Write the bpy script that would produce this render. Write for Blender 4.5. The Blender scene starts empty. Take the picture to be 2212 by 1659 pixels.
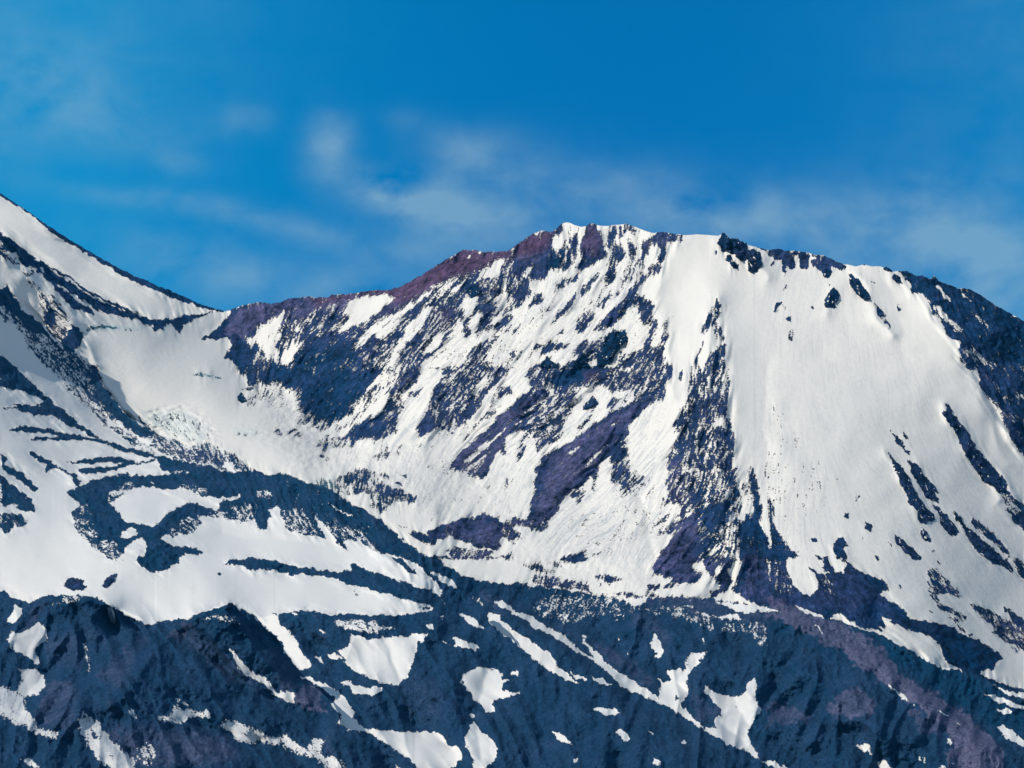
import bpy, math, numpy as np
R = math.radians
# ------------------------------------------------------------------ camera, sky, sun, exposure
W_, H_ = 2212.0, 1659.0            # tracing units across and down the view
HFOV = R(24.0)
K = 2 * math.tan(HFOV / 2) / W_
PITCH = R(3.0)
scene = bpy.context.scene
cam = bpy.data.cameras.new('camera'); camo = bpy.data.objects.new('camera', cam)
scene.collection.objects.link(camo); scene.camera = camo
cam.sensor_fit = 'HORIZONTAL'; cam.angle = HFOV
cam.clip_start = 1.0; cam.clip_end = 80000.0
camo.location = (0, 0, 0); camo.rotation_euler = (R(90) + PITCH, 0, 0)

SUN_EL = R(38.0)
SUN_AZ = R(240.0)                  # compass bearing of the sun, view looks to bearing 0 (+Y)
sun = bpy.data.lights.new('sun', 'SUN'); suno = bpy.data.objects.new('sun', sun)
scene.collection.objects.link(suno)
sun.energy = 3.55; sun.angle = R(0.5); sun.color = (1.0, 0.93, 0.825)
sx, sy, sz = math.sin(SUN_AZ) * math.cos(SUN_EL), math.cos(SUN_AZ) * math.cos(SUN_EL), math.sin(SUN_EL)
from mathutils import Vector
suno.rotation_euler = Vector((sx, sy, sz)).to_track_quat('Z', 'Y').to_euler()

scene.view_settings.view_transform = 'Standard'; scene.view_settings.look = 'None'
scene.view_settings.exposure = 0.0; scene.view_settings.gamma = 1.0
scene.view_settings.use_curve_mapping = False
scene.cycles.max_bounces = 4; scene.cycles.diffuse_bounces = 2
scene.cycles.use_denoising = True

def ray(px, py):
    tx = (px - W_ / 2) * K; ty = (H_ / 2 - py) * K
    return tx, math.cos(PITCH) - ty * math.sin(PITCH), math.sin(PITCH) + ty * math.cos(PITCH)

world = bpy.data.worlds.new('World'); scene.world = world; world.use_nodes = True
nt = world.node_tree; N = nt.nodes; Lk = nt.links
N.clear()
def nd(t, **kw):
    n = N.new(t)
    for k, v in kw.items():
        if k[0] == 'i' and k[1:].isdigit(): n.inputs[int(k[1:])].default_value = v
        else: setattr(n, k, v)
    return n
def mth(op, a, b=None, c=None, clamp=False):
    n = N.new('ShaderNodeMath'); n.operation = op; n.use_clamp = clamp
    for i, v in enumerate((a, b, c)):
        if v is None: continue
        if isinstance(v, (int, float)): n.inputs[i].default_value = v
        else: Lk.new(v, n.inputs[i])
    return n.outputs[0]
tc = nd('ShaderNodeTexCoord')
sep = nd('ShaderNodeSeparateXYZ'); Lk.new(tc.outputs['Generated'], sep.inputs[0])
az = mth('ARCTAN2', sep.outputs[0], sep.outputs[1])           # bearing of the sky point, radians
el = mth('ARCSINE', sep.outputs[2])
# high thin air: the clear sky is looked up a good deal above the horizon glow
sky = nd('ShaderNodeTexSky', sky_type='NISHITA', sun_disc=False, sun_elevation=SUN_EL, sun_rotation=SUN_AZ,
         altitude=3500.0, air_density=1.0, dust_density=0.0, ozone_density=3.0)
up = nd('ShaderNodeVectorMath', operation='ADD'); up.inputs[1].default_value = (0, 0, 0.45)
Lk.new(tc.outputs['Generated'], up.inputs[0])
nrm = nd('ShaderNodeVectorMath', operation='NORMALIZE'); Lk.new(up.outputs[0], nrm.inputs[0])
Lk.new(nrm.outputs[0], sky.inputs[0])
grade = nd('ShaderNodeMix', data_type='RGBA', blend_type='MULTIPLY'); grade.inputs[0].default_value = 1.0
Lk.new(sky.outputs[0], grade.inputs[6]); grade.inputs[7].default_value = (0.0, 1.78, 2.38, 1)
# the clear blue pales to the left and to the right of the mountain
side = mth('POWER', mth('MULTIPLY', mth('ABSOLUTE', mth('SUBTRACT', az, 0.06)), 4.2, clamp=True), 2.0)
pale = nd('ShaderNodeMix', data_type='RGBA'); Lk.new(mth('MULTIPLY', side, 0.55), pale.inputs[0]); Lk.new(grade.outputs[2], pale.inputs[6])
pale.inputs[7].default_value = (0.0, 3.9, 7.6, 1)
# wisps of thin cloud: centre (traced), half axes, tilt, strength
CL = [(120,200,210,80,20,.5),(20,290,90,60,0,.2),(480,262,60,36,10,.35),(692,310,50,70,10,.75),(350,355,45,30,0,.25),
      (870,425,120,36,20,1.35),(1010,330,100,55,10,.42),(1060,430,190,95,0,.5),(420,452,270,26,8,.38),(700,500,240,40,8,.3),
      (460,575,160,60,5,.42),(1450,450,150,55,20,.42),(1250,470,330,100,0,.28),(1820,500,340,90,6,.45),(2080,570,300,130,10,.62),
      (2150,640,200,120,0,.3),(60,60,420,240,0,.16),(2200,120,300,340,0,.14),(250,560,400,90,10,.12),(660,620,260,50,0,.3),(900,560,300,70,-20,.25),(880,255,60,30,10,.15),(1600,480,200,60,0,.3)]
noi = nd('ShaderNodeTexNoise', noise_dimensions='3D'); noi.inputs['Scale'].default_value = 42.0
noi.inputs['Detail'].default_value = 6.0; noi.inputs['Roughness'].default_value = 0.55; noi.inputs['Distortion'].default_value = 0.15
st = nd('ShaderNodeVectorMath', operation='MULTIPLY'); st.inputs[1].default_value = (0.8, 0.8, 1.15)
Lk.new(tc.outputs['Generated'], st.inputs[0]); Lk.new(st.outputs[0], noi.inputs['Vector'])
warp = nd('ShaderNodeTexNoise'); warp.inputs['Scale'].default_value = 14.0; warp.inputs['Detail'].default_value = 3.0
Lk.new(tc.outputs['Generated'], warp.inputs['Vector'])
wsep = nd('ShaderNodeSeparateColor'); Lk.new(warp.outputs['Color'], wsep.inputs[0])
azw = mth('ADD', az, mth('MULTIPLY', mth('SUBTRACT', wsep.outputs[0], 0.5), 0.035))
elw = mth('ADD', el, mth('MULTIPLY', mth('SUBTRACT', wsep.outputs[1], 0.5), 0.022))
tot = None
for (cx, cy, rx, ry, tilt, s) in CL:
    rx_, ry_, rz_ = ray(cx, cy); ln = math.sqrt(rx_*rx_ + ry_*ry_ + rz_*rz_)
    a0 = math.atan2(rx_, ry_); e0 = math.asin(rz_ / ln)
    ct, sn = math.cos(R(tilt)), math.sin(R(tilt))
    da = mth('SUBTRACT', azw, a0); de = mth('SUBTRACT', e0, elw)
    u = mth('ADD', mth('MULTIPLY', da, ct / (rx * K)), mth('MULTIPLY', de, sn / (rx * K)))
    v = mth('SUBTRACT', mth('MULTIPLY', de, ct / (ry * K)), mth('MULTIPLY', da, sn / (ry * K)))
    q = mth('ADD', mth('MULTIPLY', u, u), mth('MULTIPLY', v, v))
    g = mth('MULTIPLY', mth('EXPONENT', mth('MULTIPLY', q, -1.0)), s)
    tot = g if tot is None else mth('ADD', tot, g)
dens = mth('MULTIPLY', tot, mth('MULTIPLY_ADD', noi.outputs[0], 3.0, -0.72), clamp=True)
cov = mth('MULTIPLY', dens, 0.46)
# grey cloud cover added out of view, so the sky's fill light is less blue
wide = mth('MULTIPLY', mth('SUBTRACT', mth('ABSOLUTE', az), 0.55), 1.6, clamp=True)
high = mth('MULTIPLY', mth('SUBTRACT', el, 0.45), 1.6, clamp=True)
fill_cov = mth('MULTIPLY', mth('MAXIMUM', wide, high), mth('MULTIPLY_ADD', noi.outputs[0], .6, .35), clamp=True)
cmix = nd('ShaderNodeMix', data_type='RGBA'); Lk.new(cov, cmix.inputs[0]); Lk.new(pale.outputs[2], cmix.inputs[6])
cmix.inputs[7].default_value = (4.2, 6.4, 7.2, 1)
bg = nd('ShaderNodeBackground'); bg.inputs[1].default_value = 0.09
cm2 = nd('ShaderNodeMix', data_type='RGBA'); Lk.new(fill_cov, cm2.inputs[0]); Lk.new(cmix.outputs[2], cm2.inputs[6])
cm2.inputs[7].default_value = (3.0, 3.1, 3.4, 1)
Lk.new(cm2.outputs[2], bg.inputs[0])
wo = nd('ShaderNodeOutputWorld'); Lk.new(bg.outputs[0], wo.inputs[0])
# ------------------------------------------------------------------ where rock and snow lie, surveyed tile by tile
# tile: a/b/c = upper, middle, lower row, 0..3 = columns, P = the whole sheet.  each line: tile, rock share, softness, outline
TILE = {}
for c_ in range(4):
    TILE['a%d' % c_] = (553.0 * c_, 378.0, .25); TILE['b%d' % c_] = (553.0 * c_, 792.75, .25)
    TILE['c%d' % c_] = (553.0 * c_, 1207.5, .27214)
TILE['P'] = (0., 0., 1.)
def pts(tile, s):
    ox, oy, k = TILE[tile]
    v = np.array([float(q) for q in s.replace(',', ' ').split()]).reshape(-1, 2)
    return v * k + (ox, oy)
CR = {}
def joinp(*a): return np.concatenate([pts(t, s) for t, s in a])
CR['A'] = joinp(('P', '-400,150'), ('a0', '0,155 200,285 400,425 560,530 740,640 900,735 1060,820 1200,885 1400,975 1550,1035 1700,1100 1850,1150 1950,1178 2100,1230'), ('P', '700,740 1000,800'))
CR['B'] = joinp(('P', '-400,330 -150,430'), ('a0', '0,490 60,528 130,580 210,650 300,720 420,790 520,840 600,890 700,960 800,1020 900,1070 1000,1115 1150,1185 1280,1245 1400,1266 1550,1228 1700,1205 1870,1182 1960,1175 2060,1140 2212,1102'),
  ('a1', '50,1098 130,1110 210,1095 320,1060 400,1058 470,1048 490,1058 600,1055 660,1036 700,1037 850,1020 960,1000 1040,995 1170,990 1280,950 1400,880 1500,820 1600,755 1700,700 1790,650 1870,645 1950,662 2080,665 2180,655 2212,630'),
  ('a2', '60,590 180,510 250,480 330,490 380,460 430,420 470,408 500,412 540,432 600,448 640,440 670,420 710,418 740,432 780,440 840,440 900,430 960,430 990,420 1050,440 1120,470 1180,490 1230,500 1300,490 1400,510 1500,520 1600,512 1700,518 1785,525 1800,518 1828,497 1850,515 1870,540 1950,560 2020,600 2100,620 2212,650'),
  ('a3', '100,634 150,655 240,655 330,665 400,685 480,695 560,730 650,765 700,775 760,790 830,772 900,790 960,788 1000,798 1050,810 1080,835 1120,830 1200,828 1250,860 1300,872 1340,865 1400,900 1440,880 1480,920 1560,950 1650,975 1760,990 1900,1080 2060,1180 2212,1260'), ('P', '2400,790 2700,950'))
CR['C'] = joinp(('P', '-400,500 -150,580'), ('a0', '0,982 45,985 60,950 120,1060 180,1130 320,1240 450,1370 520,1440 600,1490 680,1518 740,1640'),
  ('b0', '830,20 860,100 900,170 950,250 1050,360 1120,440 1250,500 1370,600 1500,625 1650,690 1790,650 1900,710 2050,790 2130,850 2212,910'),
  ('b1', '90,945 180,925 240,918 300,940 430,995 560,1020 680,1080 800,1170 950,1250 1100,1350 1250,1480 1400,1590 1480,1640'),
  ('c1', '1500,50 1620,120 1720,155 1850,180 2032,203'), ('c2', '80,190 200,210 350,240 500,262 650,290 750,310 870,335 960,350 1060,342 1200,315 1350,315 1500,312 1600,312 1700,325 1850,365 2032,372'),
  ('c3', '190,365 400,450 560,490 700,540 850,590 1000,640 1200,760 1350,850 1500,880 1650,905 1750,970 2032,1080'), ('P', '2400,1600 2700,1760'))
CR['E'] = joinp(('P', '-400,1400 300,1400 500,1350'), ('c1', '0,470 170,440 320,408 600,438 900,442 1200,432 1450,335 1600,245 1700,300 1770,370 1820,450 1900,560 2032,640'),
  ('c2', '100,730 200,810 300,890 400,950 540,1000 700,1060 850,1078 1000,1085 1150,1130 1300,1210 1450,1300 1600,1400 1750,1480 1900,1550 2032,1620'), ('P', '1800,1720 2100,1850 2700,1990'))
CR['F'] = joinp(('P', '-400,1180 -150,1230'), ('c0', '0,250 120,310 240,350 350,300 500,290 640,285 800,320 900,385 1000,440 1100,490 1200,530 1300,490 1500,470 1560,430 1660,410 1700,385 1750,380 1800,370 1830,348 1860,370 1930,410 2032,450'),
  ('c1', '60,540 180,640 210,700 280,800 350,895 500,1050 605,1130 660,1235 670,1310 720,1345 830,1375 940,1420 1080,1500 1200,1580 1290,1659'), ('P', '1100,1800 1500,1950 2700,2050'))
CR['G'] = joinp(('P', '-400,1400 -150,1480'), ('c0', '0,1255 200,1340 350,1420 500,1490 700,1560 850,1640'), ('P', '400,1740 800,1900 2700,2100'))

ROCK = '''
a0 1 .8 0,140 200,270 400,410 560,515 740,625 900,720 1060,805 1200,870 1400,960 1550,1020 1700,1085 1850,1135 1950,1165 1950,1185 1900,1182 1800,1162 1700,1132 1620,1112 1530,1085 1440,1050 1380,1025 1300,980 1200,932 1080,880 1000,833 900,780 820,728 700,655 600,592 480,527 420,482 380,432 300,377 180,290 0,178
a0 1 1.4 0,485 60,520 130,575 210,645 300,715 420,785 520,835 600,885 700,955 800,1015 900,1065 1000,1110 1150,1180 1280,1240 1400,1262 1550,1222 1700,1200 1870,1180 1760,1215 1700,1240 1640,1275 1575,1300 1570,1370 1500,1340 1470,1280 1420,1340 1350,1350 1320,1300 1240,1290 1150,1240 1050,1230 900,1185 840,1150 860,1190 830,1170 740,1100 620,1020 520,940 500,945 600,1030 700,1110 800,1170 800,1210 750,1190 620,1140 560,1080 500,1010 440,950 380,880 300,800 200,790 150,760 0,690
a0 0 .8 430,808 520,850 620,920 720,1000 830,1060 900,1085 1000,1145 1100,1190 1160,1210 1060,1175 950,1128 850,1088 740,1026 640,955 540,886 430,822
a0 .1 1 330,788 380,815 430,858 350,815
a0 .6 2 0,640 150,700 200,790 120,770 0,700
a0 .1 1.5 0,640 60,660 140,690 120,712 0,672
a0 .55 2.5 180,800 300,830 260,900 330,950 390,1020 450,1040 520,1130 580,1230 640,1290 600,1320 560,1400 520,1430 440,1380 380,1290 370,1190 340,1100 300,1000 240,900 190,840
a0 1 1 405,1080 430,1150 470,1220 510,1300 450,1310 390,1280 370,1220 400,1180
a0 1 1 630,1290 720,1360 715,1430 680,1500 640,1515 580,1490 520,1440 560,1400 590,1340
a0 .85 2 0,980 50,985 55,945 90,1000 130,1060 180,1120 185,1165 240,1200 330,1260 400,1340 440,1400 500,1440 560,1470 650,1530 740,1635 780,1665 390,1665 300,1560 220,1440 180,1360 110,1290 30,1250 0,1220
a0 .6 3 0,1120 100,1180 200,1290 300,1420 450,1560 600,1665 480,1665 300,1520 190,1360 100,1290 0,1220
a0 1 1.5 0,990 60,955 180,1130 190,1170 330,1260 440,1380 430,1410 300,1350 150,1230 100,1180 0,1120
a0 1 1 0,1550 60,1590 140,1665 0,1665
a0 .9 1 740,1340 800,1312 880,1300 960,1300 1040,1322 960,1326 860,1326 780,1342
a0 .2 2 1040,1318 1230,1330 1240,1345 1040,1335
a0 1 1 1720,1420 1800,1370 1900,1290 2010,1190 1970,1170 2100,1125 2212,1095 2300,1080 2300,1300 2240,1330 2225,1670 2050,1665 2000,1600 1930,1580 1990,1500 2000,1460 1950,1410 1900,1420 1820,1420
a1 .74 3 180,1075 480,1040 1040,985 1500,810 1790,640 2212,620 2230,1670 -30,1670 -10,1560 60,1400
a1 .97 2.5 -60,1110 0,1090 320,1050 480,1040 700,1025 1040,985 1170,980 1280,940 1500,810 1600,745 1790,640 1870,635 2080,655 2212,620 2212,700 2100,720 2000,790 1900,830 1750,860 1640,880 1500,960 1420,1020 1300,1090 1150,1200 1050,1230 1130,1130 1210,1060 1130,1040 1000,1035 870,1060 780,1100 640,1120 500,1160 430,1240 330,1230 330,1160 260,1170 150,1230 0,1310 -60,1330
a1 .02 1.2 870,1065 960,1037 1050,1032 1140,1045 1205,1060 1130,1130 1040,1190 960,1250 860,1290 780,1330 720,1355 740,1310 820,1230 790,1210 740,1210 800,1140 820,1100
a1 0 .6 550,1095 610,1060 622,1070 560,1102
a1 0 .5 1805,728 1835,690 1885,678 1860,705 1825,728
a1 0 .5 1890,682 1920,660 1965,662 1935,682
a1 .05 2 0,1320 100,1270 180,1215 260,1180 240,1260 190,1340 210,1400 180,1500 190,1590 100,1600 50,1520 0,1430
a0 .1 1.5 2130,1400 2212,1380 2212,1440 2140,1460
a1 .05 1.5 230,1540 330,1450 390,1420 380,1490 300,1600 220,1650 200,1600
a1 .35 3 250,1260 360,1240 420,1350 350,1380 280,1330 240,1330
a1 .12 1.5 1180,1190 1280,1130 1400,1070 1490,1040 1400,1130 1250,1230 1200,1330 1080,1420 1000,1380 900,1490 780,1530 860,1440 960,1340 1060,1230 1110,1240 1150,1230
a1 .05 1.5 1480,1130 1525,1120 1480,1230 1400,1350 1330,1420 1280,1430 1250,1420 1290,1330 1240,1340 1380,1230
a1 .05 1.5 1240,1400 1280,1420 1240,1520 1230,1600 1160,1670 1110,1670 1180,1560
a1 .4 2 1500,970 1740,850 1700,930 1560,1020 1440,1070 1430,1040
a1 .1 1.5 1930,840 2000,800 2100,740 2150,760 2060,880 1990,900 1940,880
a1 .05 1 1700,1000 1780,910 1760,970 1720,1010
a1 .05 1.5 2110,960 2150,880 2180,1050 2160,1180 2080,1290 2040,1290 2100,1180 2080,1080
a1 .08 1.5 1780,1050 1850,1060 1920,1040 1890,1150 1850,1230 1800,1200 1780,1130
a1 .06 1.5 1430,1620 1500,1560 1600,1500 1680,1350 1740,1260 1780,1290 1830,1290 1850,1220 1930,1160 1940,1290 1900,1400 2060,1310 2030,1400 1870,1500 1750,1665 1430,1665
a1 .12 1.5 1600,1330 1650,1330 1580,1480 1450,1560 1410,1530 1500,1430
a1 .15 2 2110,1320 2225,1300 2225,1665 2000,1665 1980,1540 2050,1450
a1 1 1.5 1830,960 1900,940 1940,1000 1920,1040 1850,1060 1820,1010
a1 .9 2 1930,1080 2060,1130 2060,1230 1970,1340 1930,1150
a1 .95 1.5 1800,1290 1860,1340 1830,1420 1790,1370
a1 .955 6 400,1400 700,1350 900,1500 950,1665 300,1665 330,1560 390,1490
a1 1 2 0,1600 200,1640 300,1665 0,1665
a1 .85 3 1280,1450 1380,1420 1400,1520 1300,1665 1240,1640
a1 .9 2 1850,1560 1930,1500 1980,1560 1900,1640 1820,1665
a1 .82 3 1500,1150 1620,1100 1740,1200 1700,1290 1600,1400 1480,1350
a2 .06 2 0,620 250,470 430,410 990,410 1300,480 1500,510 1340,640 1300,800 1100,1000 1250,1200 1320,1665 0,1665
a2 .96 1.5 0,615 180,500 330,480 430,410 440,480 380,530 350,540 340,640 400,660 440,600 460,540 470,620 460,700 420,800 330,830 270,900 200,900 150,880 130,900 80,860 0,900
a2 0 .6 200,520 240,485 285,482 240,505
a2 .88 1.5 0,880 80,860 150,900 160,1000 120,1050 80,1130 0,1140
a2 .1 1 90,880 130,800 190,780 170,820 110,900
a2 .92 1 500,560 550,490 570,580 560,700 500,690 520,760 490,810 440,830 400,800 460,720 480,640
a2 .96 1.2 590,600 640,450 670,410 710,410 750,470 780,540 790,620 830,670 800,730 720,740 660,800 610,820 550,800 600,720
a2 .92 1 820,500 860,440 900,425 910,500 880,590 850,630 820,600
a2 .75 1.2 920,440 990,415 1060,440 1060,530 1030,500 960,500 930,560 920,520
a2 .9 1.2 870,630 900,600 960,590 970,700 960,740 900,760 900,830 880,920 820,940 800,920 810,860 850,790 830,740 850,690
a2 .92 1 1010,590 1040,600 1070,640 1060,720 1020,750 1010,690
a2 .94 1 1120,620 1140,570 1220,520 1300,480 1400,505 1480,520 1460,570 1370,570 1340,640 1310,710 1290,760 1250,740 1290,660 1260,610 1200,610 1170,640 1170,690 1130,730 1080,760 1110,690 1130,660
a2 .9 1.3 1240,760 1310,790 1270,850 1180,870 1120,960 1060,1020 1090,1060 980,1180 880,1300 760,1340 700,1350 780,1260 880,1140 980,1040 1100,920 1160,840 1200,770
a2 .92 1.3 1040,1010 1100,1040 1180,1080 1240,1150 1200,1260 1140,1290 1110,1230 1090,1130 1040,1120
a2 .85 1.3 560,1050 580,990 650,920 700,860 740,820 750,880 700,940 660,1000 600,1060
a2 .88 1.3 340,1300 380,1200 450,1110 520,1040 560,1010 550,1090 480,1180 400,1240 350,1290
a2 .9 1.3 530,1330 570,1250 650,1160 710,1170 710,1230 640,1310 600,1370 530,1350
a2 .8 1.3 740,1090 860,990 880,1010 800,1090 790,1160 750,1180
a2 .75 1.3 350,940 440,910 560,880 580,850 560,920 450,960 370,1010
a2 .88 1.2 130,1130 200,1050 270,1020 270,1080 220,1120 160,1150
a2 .6 1.3 210,1170 320,1130 340,1160 270,1180
a2 .8 .8 160,1250 180,1220 190,1260
a2 .8 .8 0,1390 30,1310 60,1320 50,1360
a2 .8 1 395,1370 430,1320 450,1360 410,1380
a2 .3 2 820,1000 1100,740 1200,740 1000,980 880,1100
a2 .3 2 560,1240 800,960 880,980 700,1160 600,1260
a2 .25 2 0,1480 120,1480 100,1560 0,1620
a2 1 1 740,1665 730,1560 780,1480 830,1370 880,1345 940,1360 980,1360 990,1430 930,1500 890,1560 880,1610 800,1640 770,1665
a2 .85 1.5 500,1520 620,1430 700,1450 830,1370 780,1500 720,1600 620,1600 560,1560
a2 1 1 420,1665 560,1580 600,1530 640,1620 690,1665
a2 1 1 210,1665 280,1600 310,1570 350,1620 400,1640 400,1665
a2 .88 1.2 250,1470 330,1470 480,1440 460,1490 350,1520 260,1550
a2 .88 1.2 170,1510 200,1450 250,1470 240,1500
a2 .82 1.5 1150,1440 1180,1340 1200,1270 1240,1240 1260,1290 1230,1390 1190,1500 1150,1540 1140,1480
a2 .78 1.5 1290,1290 1340,1240 1340,1340 1380,1420 1300,1440 1290,1400 1320,1350
a2 .8 1.5 910,1665 920,1560 940,1510 990,1560 1060,1530 1110,1510 1130,1560 1200,1500 1300,1460 1320,1600 1360,1665
a2 .15 2 1240,1150 1310,1180 1400,1210 1380,1260 1290,1200
a2 .82 1.8 1760,1090 1790,1040 1800,1130 1800,1190 1740,1290 1700,1330 1640,1360 1630,1340 1680,1250 1720,1160
a2 .75 1.5 1740,1330 1780,1290 1820,1340 1830,1420 1760,1450 1740,1400
a2 .8 1.5 1580,1665 1580,1590 1640,1450 1660,1400 1650,1470 1610,1570 1600,1665
a2 .68 2 1660,1665 1740,1510 1840,1460 1840,1665
a2 1 .8 1785,580 1800,540 1826,480 1860,530 1880,555 1950,590 1950,630 1880,630 1850,650 1800,650
a2 .95 1 1880,545 1950,550 2020,590 2030,650 2100,640 2140,690 2160,780 2110,820 2080,850 2040,820 2040,720 1980,740 1950,690 1880,680 1850,640 1960,620 1930,570
a2 .95 .8 1840,740 1860,690 1890,690 1900,730 1950,780 1950,810 1910,800 1890,740
a2 .8 .8 1745,665 1765,665 1760,690
a2 .9 1 2100,612 2212,642 2225,690 2180,660 2100,635
a3 .96 1.2 0,640 100,625 180,650 330,655 370,700 350,760 350,820 280,810 260,740 270,690 230,690 240,800 190,820 160,780 150,880 130,830 110,740 60,730 0,690
a3 0 .6 170,665 215,650 240,656 200,672
a3 .94 1.2 380,680 480,685 650,755 680,800 640,830 590,810 540,780 540,840 520,890 480,880 450,830 400,800 360,760 420,720
a3 .7 1 25,770 60,740 50,790 30,810
a3 1 .9 700,850 740,880 800,930 850,1010 885,1075 830,1070 760,1020 720,960
a3 1 .9 500,1080 530,1010 570,970 600,1010 620,1040 610,1080 570,1110 580,1140 500,1130
a3 1 .7 910,1100 940,1130 1000,1190 1015,1215 970,1210 930,1170
a3 .85 .8 970,1215 1020,1260 1050,1300 1055,1340 1000,1270
a3 1 .6 1090,850 1130,880 1170,940 1110,920 1080,900
a3 1 .6 880,900 925,935 890,925
a3 .9 .8 1115,1110 1150,1170 1170,1205 1120,1160
a3 .9 .6 365,1130 380,1120 400,1150 370,1160
a3 .9 .8 50,1150 80,1110 120,1100 80,1190 50,1190
a3 .5 1 120,1130 160,1130 150,1180
a3 .6 1 130,1240 200,1210 200,1270 150,1260
a3 .6 1 180,1350 220,1320 230,1360 210,1440 180,1430
a3 .35 1 120,900 170,960 130,1010
a3 .6 .8 510,920 530,940 525,970
a3 .97 1.6 1120,820 1200,815 1250,850 1340,855 1400,890 1440,870 1480,910 1650,965 1760,980 1900,1070 2060,1170 2225,1250 2225,1665 1740,1665 1660,1600 1650,1500 1670,1430 1600,1410 1560,1390 1510,1290 1480,1240 1400,1200 1410,1150 1350,1020 1300,1010 1240,1020 1220,940 1190,900
a3 0 .8 1440,940 1470,940 1510,1010 1590,1060 1590,1090 1530,1050 1470,980
a3 .1 .8 1670,1030 1700,1035 1750,1090 1690,1050
a3 .15 1.5 1430,1120 1480,1140 1520,1200 1600,1250 1680,1320 1660,1350 1580,1300 1500,1240 1450,1190
a3 .1 .8 1590,1325 1650,1360 1600,1350
a3 .4 1.5 1780,1200 1850,1270 1900,1300 1890,1310 1800,1250
a3 .5 1 1790,1355 1840,1390 1830,1400
a3 .72 3 1650,1500 1740,1500 1900,1600 2020,1665 1740,1665
a3 1 .6 1000,788 1060,805 1065,830 1010,815
a3 1 .5 805,765 850,768 840,785 815,785
b0 1 1.2 0,0 140,0 180,30 240,90 300,160 400,240 500,330 620,430 740,530 860,610 780,590 660,540 560,480 460,430 400,410 290,415 180,380 60,360 0,345 60,345 150,350 100,320 180,315 280,335 380,340 310,320 370,300 320,255 200,210 80,185 0,170
b0 1 1.1 70,540 160,515 280,520 400,530 500,550 600,580 700,600 860,615 1000,665 1150,705 1300,750 1450,790 1650,830 1800,840 1900,890 1950,920 1700,910 1600,900 1500,910 1400,900 1380,860 1350,810 1320,790 1200,760 1050,730 950,690 860,650 720,640 600,630 480,630 350,635 240,630 300,610 400,605 510,600 420,580 300,570 180,560
b0 .85 3 420,0 830,0 860,100 900,170 950,250 1050,360 1120,440 1250,510 1370,600 1300,620 1200,600 1120,560 1050,480 960,440 900,400 850,330 760,330 640,240 560,150 480,60
b0 1 2 830,60 900,170 950,250 1120,440 1370,600 1250,600 1100,530 1020,440 900,330 850,200
b0 .35 2.5 560,60 700,180 850,330 950,430 1100,560 1250,650 1400,780 1300,750 1200,690 1080,600 900,500 760,360 640,240 560,150
b0 .85 1.5 760,340 850,420 950,500 1080,590 1150,640 1230,710 1150,680 1050,600 930,520 850,450
b0 .78 2.5 1370,605 1500,620 1650,685 1790,645 1900,705 2050,785 2130,845 2225,910 2225,930 1960,900 1800,830 1650,820 1500,800 1380,720 1280,660
b0 .2 1.5 1920,850 2000,830 2100,900 1990,910
b0 1 1 555,825 700,800 850,785 1000,785 1100,800 1170,820 1340,800 1330,815 1200,830 1100,850 1030,880 900,910 760,925 690,915 680,895 760,865 900,870 1030,855 1080,840 950,825 820,830 700,835
b0 1 1.5 690,1020 640,1040 580,1080 600,1120 660,1160 680,1190 640,1240 610,1280 660,1330 640,1370 700,1440 760,1500 830,1560 900,1620 940,1665 1020,1665 1060,1600 1120,1530 1220,1480 1280,1560 1240,1665 1530,1665 1600,1620 1700,1620 1780,1610 1700,1560 1560,1560 1440,1520 1390,1480 1430,1440 1500,1460 1600,1440 1680,1390 1750,1300 1850,1280 1950,1300 2050,1330 2150,1330 2225,1290 2225,905 1950,905 1800,840 1600,905 1400,935 1200,930 1050,925 900,950 800,975 740,1010
b0 1 1.2 240,740 280,730 360,770 450,830 560,890 640,940 690,970 690,990 680,1020 650,1025 620,950 480,870 400,900 380,840 330,820 330,790 260,770
b0 0 1.4 930,1180 1010,1130 1090,1080 1140,1040 1250,1030 1400,1060 1500,1060 1560,1030 1700,1060 1740,1110 1850,1130 2000,1130 2100,1110 2050,1140 1950,1150 1900,1180 1900,1220 1850,1220 1750,1185 1650,1175 1550,1200 1450,1260 1380,1340 1320,1380 1200,1360 1060,1335 1040,1250 970,1210
b0 .6 2.5 900,1150 980,1060 1100,1000 1160,1010 1090,1080 1000,1130 940,1190
b0 .75 2.5 1560,1000 1700,1030 1800,1080 1740,1100 1560,1040
b0 .75 3 1600,1300 1700,1260 1740,1330 1680,1400 1600,1440 1500,1450 1440,1430
b0 .75 3 1780,1250 2212,1180 2212,1300 2050,1330 1850,1280
b0 .85 3 640,1370 700,1180 760,1200 860,1500 1000,1500 1060,1600 1020,1665 940,1665 760,1500
b0 0 1 1040,1440 1100,1400 1150,1400 1195,1430 1160,1460 1060,1480
b0 .1 .7 1290,990 1330,1010 1340,1020 1300,1005
b0 .1 .7 1595,915 1650,905 1610,922
b0 .1 .7 1740,1055 1790,1045 1760,1058
b0 1 1.3 0,740 60,780 70,800 40,830 110,860 200,930 260,970 300,1030 340,1040 310,1070 270,1060 200,1000 140,960 60,920 0,860
b0 1 1.3 0,930 100,1010 200,1090 270,1140 305,1200 300,1250 230,1245 130,1220 160,1190 50,1200 10,1170 20,1120 0,1080
b0 .93 1.8 0,1270 200,1280 240,1350 200,1390 110,1350 80,1420 30,1430 0,1360
b0 .15 3 1250,420 1400,400 1600,400 1720,470 1800,540 1830,620 1780,650 1650,660 1500,600 1380,560 1300,480
b0 .3 2 1060,365 1200,420 1300,500 1290,520 1130,440
b0 .85 .8 1650,65 1720,42 1850,82 1970,125 1850,97 1720,72
b0 .95 2 2030,0 2225,0 2225,165 2150,150 2100,70
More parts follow.
